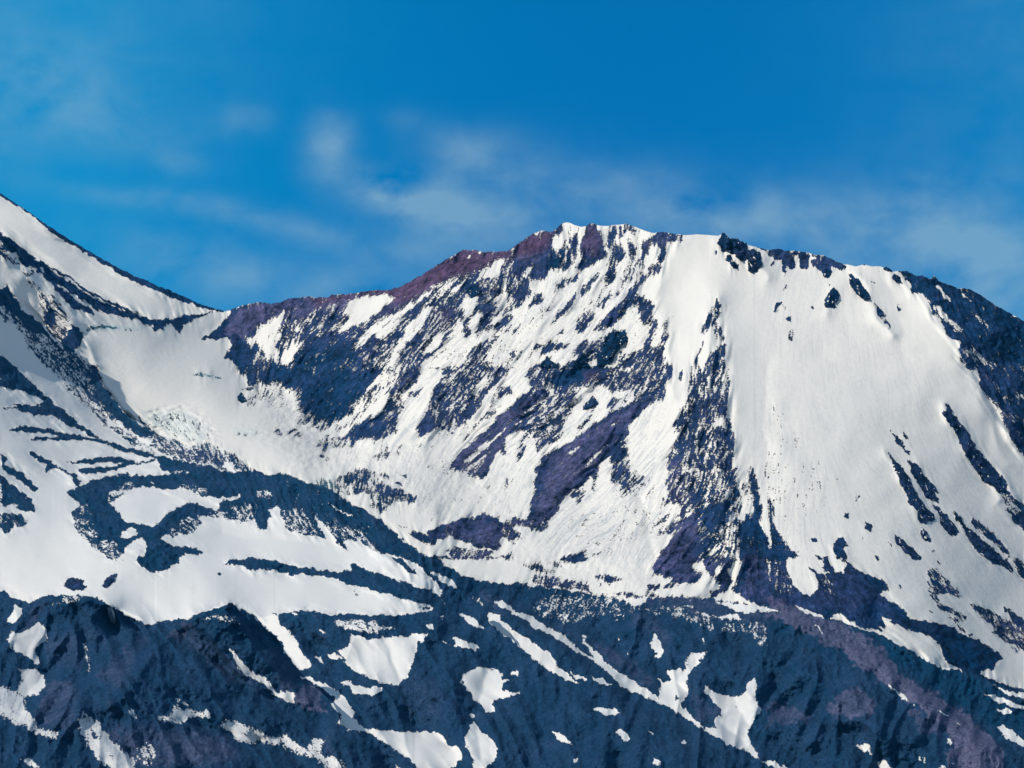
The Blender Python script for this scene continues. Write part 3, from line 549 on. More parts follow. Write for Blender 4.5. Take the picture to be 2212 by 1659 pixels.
TINT = '''
P .55 20 560,640 900,600 1230,470 1450,520 1480,900 1500,1300 1100,1100 850,960 620,950 540,800
P .15 25 540,760 760,740 830,860 800,960 640,960
a1 1.2 5 -180,1130 0,1090 480,1040 1040,985 1170,980 1280,940 1500,810 1600,745 1790,640 2212,620 2212,720 2000,800 1750,880 1640,900 1420,1040 1300,1090 1150,1200 1000,1200 900,1150 500,1180 430,1240 0,1320 -120,1420 -300,1400
a2 1.1 5 0,620 250,470 430,430 380,560 320,640 150,760 0,740
a2 1.1 5 590,600 640,450 710,420 790,620 760,700 650,700
a2 .9 5 1120,560 1300,480 1480,520 1340,600 1130,700
a2 .05 5 740,1665 730,1560 830,1370 980,1360 990,1430 880,1610
a2 .1 5 300,560 470,560 480,800 300,840
b2 .05 6 300,200 350,80 560,-60 840,-60 700,70 500,170
b1 1 4 1680,830 2150,390 2225,335 2225,580 2040,850 1930,930 1660,870
b1 .9 4 1480,1430 1850,1300 2225,1360 2225,1525 2100,1590 1800,1510 1300,1440
b1 .8 4 1640,1590 2060,1590 2225,1665 1700,1680
b0 .8 4 1370,600 1650,690 1900,710 1960,900 1650,820 1380,720
b0 .65 6 560,1080 700,1180 700,1440 940,1665 1020,1665 860,1560 640,1340
b2 .9 4 0,370 240,240 60,450 0,520
b2 1.05 5 130,1310 200,1090 280,770 700,500 1200,260 1230,290 1010,500 870,680 740,800 560,1050 310,1330 220,1430 0,1380 0,1310
b2 .8 8 1310,900 1500,800 1560,1200 1500,1670 1240,1670 1400,1300
b2 .95 6 1240,1670 1450,1400 1580,1250 1620,1450 1560,1680
b2 .1 6 1960,1420 2225,1420 2225,1680 1940,1680
b2 .5 10 1560,0 1850,0 1900,900 1600,1000 1450,700
a3 .6 5 0,640 300,640 650,765 600,840 300,800 150,800
a3 .08 6 1200,900 1500,1000 2225,1250 2225,1665 1900,1500 1400,1150
b3 .5 8 1790,-10 1900,-10 2060,400 2225,600 2225,780 2080,560 1850,190
b3 .15 6 0,1400 300,1640 0,1670
c2 1 5 130,0 700,130 1650,310 2042,360 2042,560 1500,440 960,340 300,220
c2 .9 4 1140,-10 1500,-10 1500,160 1260,190
c2 .75 5 1510,-10 1740,-10 1750,180 1600,300
c2 .75 5 1840,-10 2042,-10 2042,395 1790,250
c3 .55 8 -10,0 600,0 950,330 560,430 200,360 -10,340
c3 1.3 6 -10,290 190,365 560,490 700,570 850,650 980,800 1050,930 1200,1010 1420,1140 1600,1250 1750,1370 1850,1500 1820,1680 1440,1680 1450,1400 1360,1300 1200,1180 1000,1060 880,960 720,860 640,760 500,680 300,600 150,520 -10,480
c3 1.7 8 520,680 700,700 860,740 960,860 880,930 750,880 640,780
c3 1.7 8 1440,1340 1700,1360 1820,1520 1800,1680 1450,1680
c3 1.5 6 990,950 1200,1020 1300,1130 1100,1050
c3 1.0 7 440,1180 700,1010 860,1150 820,1230 700,1240 600,1260 500,1260
c3 .85 8 -10,1120 130,1140 350,1250 300,1300 -10,1330
c3 .85 8 1080,1200 1400,1300 1400,1400 1200,1380
c3 .0 8 820,590 1350,860 1700,950 2042,1250 2042,1500 1800,1330 1500,1150 1100,900
c3 0 8 1330,620 1520,590 1870,795 1690,900 1420,800
c3 .85 5 1740,500 1900,480 2042,560 2042,730 1780,580
c2 .85 7 160,480 560,640 1170,1080 1100,1050 800,780 460,560
c2 .95 7 620,640 900,760 1150,950 1100,1030 900,900 750,800
c2 .85 7 900,480 1080,380 1280,660 1220,760 1160,600 1000,560
c2 .9 7 1450,860 1500,1100 1650,1230 1560,1340 1380,1180
c0 1 9 100,560 240,400 380,300 300,480 200,560 120,600
c0 .75 12 400,620 560,580 640,640 660,760 640,860 340,830 330,740
c0 .85 10 680,560 880,340 700,540 900,740 1000,800 1180,640 1000,800 900,960 780,940 900,780 720,640
c0 .95 10 780,940 960,800 1060,640 1190,640 1050,800 1020,1000 880,1020
c0 1.35 6 1310,600 1430,520 1560,490 1540,680 1400,640
c0 .95 8 1400,640 1540,520 1700,660 1850,850 2000,1000 1800,960 1600,780
c0 1.0 10 350,960 560,960 620,1080 600,1260 620,1400 480,1380 300,1280 290,1180 360,1080
c0 1.1 16 700,1430 900,1350 1100,1340 1330,1340 1500,1350 1800,1420 1900,1600 1000,1680 950,1500
c0 .85 8 800,1100 960,1160 1000,1240 880,1220
c0 .95 8 1840,860 1900,800 2042,980 2042,1060
c1 1.05 5 310,1060 440,980 550,1200 530,1235 300,1145
c1 .7 8 150,950 270,930 300,1040 170,1040
c1 .6 8 520,1420 600,1320 600,1480 660,1600 540,1560
c1 .5 20 1150,1020 1350,900 1500,1050 1400,1300 1200,1200
c1 .8 10 1760,250 1850,280 2000,480 1950,450
'''
RED = '''
a1 1 5 480,1050 1040,985 1170,980 1280,940 1500,810 1600,745 1790,640 2212,620 2212,720 2000,800 1750,880 1640,900 1420,1040 1200,1130 1130,1050 860,1050 500,1130
a2 1 5 0,620 250,470 350,480 320,620 150,700 0,700
a2 .6 5 590,600 640,450 710,420 760,560 740,700 650,700
a1 .4 6 1500,1150 1700,1150 1700,1300 1600,1350
b2 .4 3 600,40 760,20 740,120 640,120
'''
ICE = '''
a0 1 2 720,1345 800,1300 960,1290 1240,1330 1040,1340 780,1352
b0 .75 8 1250,400 1600,380 1740,480 1820,620 1650,660 1380,560
b0 1 2 1640,68 1720,38 1850,78 1980,130 1850,100
b0 .6 5 1050,360 1300,470 1300,520 1130,440
b1 .7 4 450,990 680,960 700,1060 600,1040
b0 .5 5 2000,540 2225,520 2225,620 2100,620
'''
# relief the light picks out: ridges stand towards the viewer, hollows away (metres, width in units)
STROKE = '''
P 60 60 1450,530 1400,640 1440,740 1450,860 1350,900 1250,1010 1160,1110
P 45 45 1550,650 1530,800 1550,1000 1580,1200 1500,1290
P -35 45 1350,980 1400,1100 1420,1230
P -16 50 1660,780 1660,980 1640,1120
P 25 25 1180,520 1060,620 900,760 780,930
P 25 30 1290,500 1180,660 1010,820 900,960
P -22 22 1230,560 1090,700 960,860 880,960
P -22 22 1110,640 950,770 850,920
P -20 20 1010,640 860,780 760,900
P 24 34 1340,700 1260,770 1180,830 1060,900 990,980
P -8 30 1350,800 1240,880 1120,960
P 30 22 1600,530 1640,560 1650,600
P 28 18 1850,590 1880,650 1930,710
P 28 16 1800,630 1780,680
P -8 30 1900,610 1940,660 1960,760
P 18 45 1990,620 2060,740 2120,860 2180,1000
P 25 80 2212,690 2250,900 2280,1100
P 18 12 2040,870 2110,980 2170,1080
P 15 10 1915,975 1960,1060 2010,1120
P 30 22 60,590 160,700 200,780 300,920 380,1010
P 26 18 110,640 150,700 165,770
P -26 22 60,660 120,760 180,860 300,980
P 25 20 20,820 120,860 220,950
P 30 28 160,1040 300,1020 440,1020 560,1040 690,1060 800,1130 900,1210 980,1280
P -28 35 240,1090 340,1090 420,1080
P 25 22 340,1160 380,1110 460,1085 560,1070
P 22 22 180,1080 220,1170 300,1190 360,1180
P -25 40 480,1150 620,1180 760,1180
P 22 14 500,1215 620,1225 760,1245 900,1290
P 25 20 750,1030 790,1015 860,1060 900,1080
P 25 24 930,1150 1000,1125 1090,1130 1110,1160
P 30 25 1100,1350 1200,1400 1300,1400 1380,1340
P 60 34 1390,1330 1500,1390 1560,1450 1640,1520
P 40 30 1100,1330 1250,1430 1350,1540
P -45 34 1180,1340 1300,1430 1380,1510 1480,1560
P -40 26 1300,1340 1350,1400 1420,1460
P -45 40 1530,1400 1460,1480 1560,1560 1620,1620
P 45 30 1470,1330 1590,1360 1680,1420 1780,1480 1860,1540
P -30 20 1590,1390 1680,1480 1720,1560
P 45 34 1700,1340 1800,1370 1900,1430 2000,1530 2120,1620
P 30 22 1850,1480 1780,1540 1700,1560
P 30 22 1740,1560 1850,1560 1960,1600 2050,1660
P -40 34 1800,1360 1930,1420 2040,1520 2180,1620
P 10 50 2050,1400 2130,1440 2150,1500
P -40 40 1560,1480 1640,1580 1760,1650
P 60 40 180,1300 300,1330 330,1420 260,1520 120,1560
P -40 30 230,1360 180,1480 220,1560
P 50 34 440,1330 380,1360 300,1450 250,1500
P -35 28 300,1540 400,1590 540,1620
P 60 34 490,1320 560,1420 640,1500 740,1560
P -45 30 400,1370 480,1440 560,1500 680,1560
P 40 30 370,1480 500,1500 640,1580 760,1640
P -40 26 120,1350 90,1440 60,1500
P -50 34 400,1560 540,1600 620,1640
P 50 50 1000,1390 960,1500 1020,1620
P -40 40 840,1390 860,1460 900,1560 980,1620
P 40 30 600,1340 700,1350 820,1350
P -45 34 570,1350 640,1420 660,1480
P -30 34 1050,1450 1030,1560 1040,1640
P 25 40 1250,1520 1350,1600 1500,1660
c2 24 14 1050,360 930,520 900,640 960,760 1180,940
c2 -24 14 640,540 760,660 900,800 1150,1000
c2 20 14 1380,560 1440,700 1360,800
c2 28 18 1620,600 1500,820 1460,950 1520,1080 1640,1240
c2 -28 24 1780,700 1820,900 1760,1060
c2 20 16 2032,760 1960,900 1950,1200 1880,1400
c3 14 7 0,1050 240,800
c3 14 7 0,1140 330,860
c3 -16 8 0,960 200,780
c3 30 34 700,1000 760,1120 840,1260 900,1400
c3 -28 18 160,1080 260,1200 420,1290 600,1380
c3 28 14 300,960 340,1060 320,1180
c3 -26 20 640,1440 760,1520 880,1640
c3 26 22 900,1250 1100,1400 1400,1450
c3 36 32 500,650 800,850 1000,1000 1300,1150 1600,1330 1750,1500
c3 -16 26 900,640 1200,900 1500,1100 1800,1350
c0 26 16 100,560 300,350 600,300 850,400
c0 24 14 860,350 720,540 900,740 780,930
c0 -22 12 300,860 560,900 760,1020
c0 22 12 1560,440 1700,640 1850,860 2032,1010
c0 -24 12 1100,620 1300,820 1600,950 1900,1080
c0 20 14 350,980 560,1000 640,1200
c0 20 12 760,1120 980,1200 1150,1330
c1 24 14 1400,450 1500,800 1600,1150 1620,1400
c1 -20 12 430,900 620,980 640,1080
c1 22 12 560,1300 650,1450 900,1560
'''
CTRL = {
'A': [(-400,150,9600),(0,415,9300),(240,560,9150),(480,672,9000),(800,840,8900),(0,500,9050),(240,640,8850),(-400,500,9300),(480,740,8850),(330,690,8800),(700,900,8700)],
'B': [(-400,330,7300),(0,500,7000),(120,590,7080),(330,690,7180),(480,672,7600),(550,655,7500),(700,640,7400),(850,620,7280),(950,545,7200),(1100,530,7080),(1230,485,7000),
      (1400,505,6800),(1560,505,6720),(1760,560,6620),(1920,590,6520),(2050,625,6450),(2212,690,6420),(2600,900,6400),(2212,1000,6060),(2212,1300,5620),(2212,1560,5120),(2600,1600,5000),
      (2000,900,6030),(1800,700,6330),(1800,1000,5750),(1800,1300,5230),(2000,1300,5330),(1600,700,6330),(1550,850,6050),(1550,1100,5580),(1550,1290,5300),(1450,700,6380),(1300,750,6480),(1300,900,6200),
      (1150,650,6760),(1100,800,6580),(1000,1000,6330),(1250,1080,5880),(1150,1200,5560),(1380,1240,5380),(900,700,6950),(900,850,6660),(750,800,6950),(700,950,6680),(600,800,7150),(560,830,7080),
      (250,720,7000),(440,700,7420),(300,850,6790),(450,800,7030),(550,950,6560),(650,1010,6280),(900,1060,6000),(1000,1250,5380),(1300,1280,5330),(60,600,6960),(150,680,6960),(0,640,6860),(0,900,6950),(340,1000,6560),(-400,700,6700)],
'C': [(-400,480,6500),(0,620,6640),(80,690,6760),(175,770,6870),(240,850,6680),(340,950,6280),(450,975,6060),(560,1025,5780),(640,1030,5680),(750,1090,5500),(900,1190,5230),(1000,1255,5120),(1250,1280,5180),
      (1500,1300,5130),(1650,1290,5080),(1750,1330,5000),(1900,1370,4930),(2100,1460,4820),(2212,1500,4760),(2600,1680,4700),(0,1000,5650),(0,1280,5000),(300,1100,5450),(300,1290,4950),(600,1340,4850),(500,1150,5350),
      (750,1250,5080),(900,1290,4960),(1300,1400,4800),(1500,1500,4560),(1800,1500,4580),(1700,1700,4200),(2200,1700,4330),(1100,1400,4790),(-400,1000,5500),(-400,1400,4800),(1000,1400,4800),(1500,1900,3800),(2200,1950,3900)],
'E': [(-400,1500,4760),(300,1400,4780),(560,1335,4780),(700,1320,4760),(900,1330,4730),(1020,1290,4850),(1110,1390,4620),(1250,1480,4420),(1480,1560,4220),(1640,1650,4060),(1900,1750,3950),(2700,1990,3800),
      (700,1450,4500),(700,1659,4080),(860,1560,4300),(1000,1500,4400),(1000,1700,3980),(1300,1700,3920),(1300,1900,3500),(500,1900,3600),(2000,2000,3500)],
'F': [(-400,1150,4600),(0,1275,4480),(170,1290,4420),(330,1350,4430),(500,1305,4350),(600,1390,4330),(660,1470,4300),(730,1540,4200),(800,1590,4100),(900,1660,3960),(1300,1900,3500),(2600,2050,3300),
      (0,1500,3980),(300,1500,4020),(500,1550,4020),(0,1800,3450),(300,1800,3520),(600,1800,3560),(-400,1500,4000),(-400,2000,3200)],
'G': [(-400,1420,3650),(0,1550,3600),(130,1600,3560),(250,1660,3500),(0,1800,3150),(300,1800,3200),(-400,1900,3000),(800,1900,3000),(2600,2100,2900)]}

# ------------------------------------------------------------------ survey sheets
MX0, MY0, MX1, MY1, STEP = -330.0, 360.0, 2540.0, 1920.0, 1.0
nx = int((MX1 - MX0) / STEP); ny = int((MY1 - MY0) / STEP)
rng = np.random.default_rng(11)
def blur(a, s):
    """soften by s cells (three box passes)"""
    w = max(1, int(round(s * 1.0)));
    if s < .35: return a
    for _ in range(3):
        for ax in (0, 1):
            r = max(1, int(round(s * 0.98)))
            pad = [(0, 0), (0, 0)]; pad[ax] = (r + 1, r)
            c = np.cumsum(np.pad(a, pad, mode='edge'), axis=ax, dtype=np.float64)
            n = a.shape[ax]
            hi = np.take(c, np.arange(2 * r + 1, 2 * r + 1 + n), axis=ax); lo = np.take(c, np.arange(0, n), axis=ax)
            a = ((hi - lo) / (2 * r + 1)).astype(np.float32)
    return a
def small_blur(a, s):
    """exact gaussian for small s"""
    r = max(1, int(math.ceil(2.5 * s))); k = np.exp(-0.5 * (np.arange(-r, r + 1) / max(s, 1e-3)) ** 2); k /= k.sum()
    p = np.pad(a, r, mode='edge'); o = np.zeros((a.shape[0], p.shape[1]), np.float32)
    for i, w in enumerate(k): o += w * p[i:i + a.shape[0]]
    q = np.zeros_like(a)
    for i, w in enumerate(k): q += w * o[:, i:i + a.shape[1]]
    return q
def p0(t, co): return pts(t, co)[:, 1].mean()
def paint(spec, base=0.0, tight=False):
    m = np.full((ny, nx), base, np.float32)
    for ln in spec.strip().splitlines():
        t, val, fe, co = ln.split(' ', 3)
        if tight and t[0] == 'c':
            fe = float(fe) * .45
            if t == 'c0': val = float(val) * .70
            if t == 'c2' and p0(t, co) > 1260: val = float(val) * .72
        p = (pts(t, co) - (MX0, MY0)) / STEP; s = float(fe) / STEP
        pad = int(3 * s + 4)
        x0 = max(0, int(p[:, 0].min()) - pad); x1 = min(nx, int(p[:, 0].max()) + pad)
        y0 = max(0, int(p[:, 1].min()) - pad); y1 = min(ny, int(p[:, 1].max()) + pad)
        if x1 - x0 < 2 or y1 - y0 < 2: continue
        X = np.arange(x0, x1); inside = np.zeros((y1 - y0, x1 - x0), bool)
        q = np.roll(p, -1, axis=0)
        for (ax, ay), (bx, by) in zip(p, q):
            if ay == by: continue
            lo, hi = (ay, by) if ay < by else (by, ay)
            r0 = max(y0, int(math.ceil(lo))); r1 = min(y1, int(math.ceil(hi)))
            if r1 <= r0: continue
            yy = np.arange(r0, r1); xc = ax + (yy - ay) * (bx - ax) / (by - ay)
            inside[r0 - y0:r1 - y0] ^= X[None, :] > xc[:, None]
        w = inside.astype(np.float32)
        w = small_blur(w, max(s, .5)) if s < 5 else blur(w, s)
        if w.max() < 1 and s < 3: w = w / max(w.max(), .5)
        m[y0:y1, x0:x1] = m[y0:y1, x0:x1] * (1 - w) + float(val) * w
    return m
def gnoise(scale, ax=1.0, ay=1.0, seed=None):
    """smooth random sheet, unit variance; scale in tracing units"""
    g = rng.standard_normal((ny, nx)).astype(np.float32)
    f = np.fft.rfft2(g); ky = np.fft.fftfreq(ny)[:, None]; kx = np.fft.rfftfreq(nx)[None, :]
    s = scale / STEP
    f *= np.exp(-2 * (math.pi ** 2) * (s * s) * ((kx * ax) ** 2 + (ky * ay) ** 2) * .35)
    o = np.fft.irfft2(f, s=(ny, nx)).astype(np.float32)
    return (o - o.mean()) / o.std()
def uniform(a):
    q = np.sort(a.ravel()[::37]); return np.interp(a, q, np.linspace(0, 1, len(q))).astype(np.float32)
# fall lines
DIRS = [(200,560,1,.62),(250,850,1,1),(100,650,1,.9),(300,780,.5,1),(700,720,-.8,1),(900,650,-1,1),(1100,700,-1,1.1),(1250,600,-.9,1.2),(1230,510,-.2,1),(1160,560,-.1,1),(1300,900,-1,1.2),(1000,850,-1,1.2),(800,900,-1,1.3),
 (650,800,-.5,1),(600,760,-.15,1),(560,800,0,1),(620,900,-1,.9),(1250,1000,-1,.85),(1100,930,-1,.85),(1300,1100,-.6,1),(1450,1000,-.6,1),(1550,800,-.15,1),(1550,1000,-.3,1),(1500,1200,-.9,1),(1620,1150,.1,1),(1700,900,.05,1),(1850,900,.35,1),(2000,1000,.5,1),
 (2100,800,.7,1),(2150,1200,.8,1),(2000,1350,1,1),(1850,1250,.5,1),(2150,900,.5,1),(300,1100,1,.25),(600,1100,.4,1),(200,950,1,.4),(400,1100,1,.5),(800,1150,.9,1),(1300,1400,-.4,1),(1700,1450,-.7,1),(2000,1500,-.6,1),(1500,1400,.2,1),(1000,1500,.8,1),
 (300,1450,.4,1),(100,1500,-.4,1),(500,1500,.8,1),(2000,650,.3,1),(1700,620,-.2,1),(1600,560,.3,1),(750,1250,1,.15),(1900,1400,1,.7),(1150,1180,-.5,1),(0,1100,1,.8),(0,800,1,.9),(800,1060,-.3,1),(950,1050,-.7,1),(1050,1120,-.6,1),(1120,1060,-.7,1)]
cg = 16
gx = np.arange(0, nx + cg, cg) * STEP + MX0; gy = np.arange(0, ny + cg, cg) * STEP + MY0
GX, GY = np.meshgrid(gx, gy); U = np.zeros_like(GX); V = np.zeros_like(GX); Wt = np.zeros_like(GX)
for x, y, u, v in DIRS:
    l = math.hypot(u, v); w = 1 / (((GX - x) ** 2 + (GY - y) ** 2) + 900) ** 1.6
    U += w * u / l; V += w * v / l
Ln = np.hypot(U, V); U /= Ln; V /= Ln
def upsample(c, step=cg):
    """bilinear from the coarse sheet"""
    fx = np.arange(nx) / step; fy = np.arange(ny) / step
    ix = fx.astype(int); iy = fy.astype(int); ax = (fx - ix)[None, :]; ay = (fy - iy)[:, None]
    a = c[np.ix_(iy, ix)]; b = c[np.ix_(iy, ix + 1)]; d = c[np.ix_(iy + 1, ix)]; e = c[np.ix_(iy + 1, ix + 1)]
    return ((a * (1 - ax) + b * ax) * (1 - ay) + (d * (1 - ax) + e * ax) * ay).astype(np.float32)
UF, VF = upsample(U), upsample(V)
JX, JY = np.meshgrid(np.arange(nx, dtype=np.float32), np.arange(ny, dtype=np.float32))
wob = [gnoise(22) * .10, gnoise(60) * .10]
cs, sn_ = np.cos(wob[0] + wob[1]), np.sin(wob[0] + wob[1])
UF, VF = UF * cs - VF * sn_, UF * sn_ + VF * cs
def streak(src, n, h):
    acc = src.copy()
    for sg in (1, -1):
        px, py = JX.copy(), JY.copy()
        for i in range(n):
            ix = np.clip(px, 0, nx - 1).astype(np.int32); iy = np.clip(py, 0, ny - 1).astype(np.int32)
            px += sg * h * UF[iy, ix]; py += sg * h * VF[iy, ix]
            ix = np.clip(px, 0, nx - 1).astype(np.int32); iy = np.clip(py, 0, ny - 1).astype(np.int32)
            acc += src[iy, ix] * (1 - i / n)
    return (acc - acc.mean()) / acc.std()
s_fine = streak(gnoise(1.5), 9, 1.0)
s_line = streak(gnoise(1.1), 34, 1.3)
s_mid = streak(gnoise(5.0), 14, 1.6)
s_big = streak(gnoise(14.0), 20, 3.0)
s_huge = streak(gnoise(20.0), 22, 4.5)
f1, f2, f3, f4 = gnoise(1.5), gnoise(5.0), gnoise(11.0), gnoise(26.0)
f5, f6 = gnoise(60.0), gnoise(140.0)

def bil(m, x, y):
    fx = np.clip((x - MX0) / STEP, 0, nx - 1.001); fy = np.clip((y - MY0) / STEP, 0, ny - 1.001)
    ix = fx.astype(np.int32); iy = fy.astype(np.int32); ax = fx - ix; ay = fy - iy
    return (m[iy, ix] * (1 - ax) + m[iy, ix + 1] * ax) * (1 - ay) + (m[iy + 1, ix] * (1 - ax) + m[iy + 1, ix + 1] * ax) * ay
DEN = paint(ROCK)
# ragged outlines
wx, wy = f2 * 1.3 + f3 * .9, gnoise(5.0) * 1.3 + gnoise(11.0) * .8
PX, PY = JX * STEP + MX0, JY * STEP + MY0
DEN = bil(DEN, PX + wx, PY + wy).astype(np.float32)
DEN = DEN - .13 * np.exp(-((DEN - .82) / .10) ** 2)
TINT0 = paint(TINT, .22, True)  # rock tint; on the hills lit faces are painted mauve, shaded ones dark teal
HILL0 = paint('P 1 16 -400,1200 0,1290 340,1300 450,1340 520,1320 600,1350 900,1340 960,1290 1030,1265 1500,1330 1800,1400 2212,1560 2700,1700 2700,2100 -400,2100')
FACE = paint('P 1 14 480,640 860,600 1230,470 1480,500 1560,640 1640,800 1700,1000 1720,1270 1500,1310 1100,1260 1080,1120 900,1020 640,980 540,860')
acc = DEN * 1.0; wsum = 1.0
for sg in (1, -1):
    qx, qy = JX.copy(), JY.copy()
    for i in range(9):
        ix = np.clip(qx, 0, nx - 1).astype(np.int32); iy = np.clip(qy, 0, ny - 1).astype(np.int32)
        qx += sg * 1.4 * UF[iy, ix]; qy += sg * 1.4 * VF[iy, ix]
        ix = np.clip(qx, 0, nx - 1).astype(np.int32); iy = np.clip(qy, 0, ny - 1).astype(np.int32)
        w_ = 1 - i / 9; acc += DEN[iy, ix] * w_; wsum += w_
DEN = DEN * (1 - .6 * FACE) + acc / wsum * .6 * FACE
mz = np.clip(5 * DEN * (1 - DEN), 0, 1) * np.clip(1.6 - 1.4 * TINT0, 0, 1); DEN = DEN + mz * (.07 * f3 + .06 * s_big)
def crest_y(k, x):
    c = CR[k]; o = np.argsort(c[:, 0], kind='stable'); return np.interp(x, c[o, 0], c[o, 1])
LOW = np.clip((PY - crest_y('C', PX)) / 12, 0, 1)          # the rounded moraine country in front of the mountain
na = .95 * s_fine + .40 * s_mid + .55 * f1 + .2 * f2 + .18 * s_big + .5 * s_line
nb_ = .55 * s_fine + .7 * f1 + .3 * f2 + .2 * f3 + .3 * s_mid
nz = uniform(na / na.std() * (1 - LOW) + nb_ / nb_.std() * LOW)
ROCKM = ((DEN * 1.20 - .10) - nz) / .30 + .5
ROCKM = np.clip(ROCKM, -1.2, 2.2).astype(np.float32)
MIXM = np.clip(6.0 * DEN * (1.0 - DEN) - .05, 0, 1).astype(np.float32)
TINTM = bil(TINT0, PX + wx * 3.0 + f4 * 3, PY + wy * 3.0).astype(np.float32)
TINTM += (.04 * f3 + .05 * s_mid + .03 * f2 + .05 * s_big) * (1 - .5 * HILL0) + .10 * HILL0
REDM = paint(RED); ICE_SHADEM = paint(ICE)  # teal glacier ice, with the shadow of the bergschrund arc painted in
DIRT = paint('''
P .8 14 850,700 1150,560 1400,560 1380,760 1250,820 1100,960 950,960 830,940
P .9 12 1000,950 1250,800 1440,860 1450,1100 1380,1260 1150,1180 1100,1050
P .75 12 620,880 900,900 1050,1000 1150,1130 850,1120 700,1000
P .45 20 1620,800 1700,780 1850,1100 1850,1300 1620,1250
P .28 24 1620,560 1900,620 2100,900 2200,1300 1850,1250 1640,900
P .4 10 1100,1180 1400,1220 1400,1300 1150,1270
P .5 10 300,900 440,890 500,1000 380,950
P .9 10 0,1460 120,1520 130,1590 0,1560
P .8 10 160,1540 260,1540 320,1640 250,1660
''') * np.clip(.12 + .34 * s_line + .22 * s_fine + .16 * f1, 0, 1)
DIRT = DIRT + paint('''
P .75 8 -200,1440 0,1470 130,1520 130,1590 -200,1560
P .55 6 160,1530 260,1530 320,1640 250,1670 180,1620
P .5 5 330,1500 480,1500 480,1570 330,1570
P .55 6 460,1550 560,1570 780,1680 600,1680 460,1600
P .35 4 30,1350 110,1330 110,1520 30,1520
P .3 4 1500,1480 1640,1480 1640,1640 1500,1600
P .3 10 540,860 640,840 780,980 620,1000
''') * np.clip(.8 + .25 * f3 + .2 * f2, 0, 1)
# relief sheet, metres towards the viewer
REL = np.zeros((ny, nx), np.float32)
for ln in STROKE.strip().splitlines():
    t, amp, wid, co = ln.split(' ', 3); p = pts(t, co); wid = float(wid) * (1.5 if p[:, 1].mean() > 1290 else 1.0)
    x0, y0 = p.min(0) - 3 * wid; x1, y1 = p.max(0) + 3 * wid
    c0, c1 = max(0, int((x0 - MX0) / STEP)), min(nx, int((x1 - MX0) / STEP)); r0, r1 = max(0, int((y0 - MY0) / STEP)), min(ny, int((y1 - MY0) / STEP))
    if c1 <= c0 or r1 <= r0: continue
    xx = PX[r0:r1, c0:c1] + f4[r0:r1, c0:c1] * 5; yy = PY[r0:r1, c0:c1] + f5[r0:r1, c0:c1] * 5
    best = np.full(xx.shape, 1e9, np.float32)
    for a, b in zip(p[:-1], p[1:]):
        d = b - a; L2 = (d * d).sum()
        tt = np.clip(((xx - a[0]) * d[0] + (yy - a[1]) * d[1]) / L2, 0, 1)
        best = np.minimum(best, (xx - a[0] - tt * d[0]) ** 2 + (yy - a[1] - tt * d[1]) ** 2)
    REL[r0:r1, c0:c1] += float(amp) * (1.15 if p[:, 1].mean() > 1290 else 1.0) * np.exp(-np.sqrt(best + 9.0) / wid * 1.3) * .9
REL = small_blur(REL, 1.5)
soft = blur(np.clip(DEN, 0, 1), 10 / STEP)
HILL = paint('P 1 16 -400,1200 0,1290 340,1300 450,1340 520,1320 600,1350 900,1340 960,1290 1030,1265 1500,1330 1800,1400 2212,1560 2700,1700 2700,2100 -400,2100')
mixd = np.clip(4 * soft * (1 - soft) + .5 * soft, 0, 1)
mixd *= 1 - .93 * HILL; REL += HILL * (5 * f5 - 6 * np.abs(f5 + .12 * f4) - (4 + 10 * soft) * np.sqrt((s_huge + .25 * f4) ** 2 + .02) - (1 + 1.8 * soft) * np.sqrt((s_big + .3 * f3) ** 2 + .03))
REL += LOW * (1 - HILL) * soft * (1.2 * f2 - 2.6 * np.abs(f3 + .4 * f2) - 4 * np.abs(f4 + .3 * f3))
REL += 14 * f6 + 7 * f5 + (1.2 + 4.0 * soft) * f4 + (.25 + 2.4 * soft) * f3 + (.25 + 7.0 * mixd) * s_big + (.04 + 3.2 * mixd + .2 * soft) * s_mid
SMOOTH = paint('''P .75 22 1620,520 1900,600 2000,680 2160,980 2260,1300 2260,1520 1900,1360 1640,1260 1600,900
P .65 16 -300,1000 0,1000 150,1040 600,1120 1000,1300 900,1340 -300,1300
P .7 12 950,1190 1300,1230 1800,1300 1800,1370 1400,1330 1000,1300
P .5 14 200,690 480,690 520,820 700,1000 640,1000 400,920 300,850''')
ROUGH = paint('''P 1 12 540,850 640,840 760,960 860,970 1050,1000 1140,1120 900,1110 640,1010
P .5 14 1000,1040 1180,1150 1450,1200 1450,1300 1150,1260 960,1130''')
ICEF = paint('P 1 6 310,885 420,870 470,930 500,990 420,1000 340,950\nP .6 6 500,910 640,920 760,1010 640,1020')
ripple = gnoise(4.0, 2.2, .8)
REL += ROUGH * (1.1 * f2 + 1.3 * f3 + .5 * f1) + ICEF * (2.2 * ripple + .8 * f2)
REL -= ((.25 + 7.0 * mixd) * s_big + (.04 + 3.2 * mixd + .2 * soft) * s_mid + (.25 + 2.4 * soft) * f3 + 12 * f6 + 6.5 * f5) * SMOOTH
rk = small_blur(np.clip(ROCKM * 1.6 - .3, 0, 1), .7)
REL += rk * (1 - .45 * SMOOTH) * (1.9 + 1.1 * f2 + (1.0 * s_mid + .6 * s_fine) * (1 - .8 * HILL) + .6 * f1) + soft * .5 * f2
print('sheets ready')

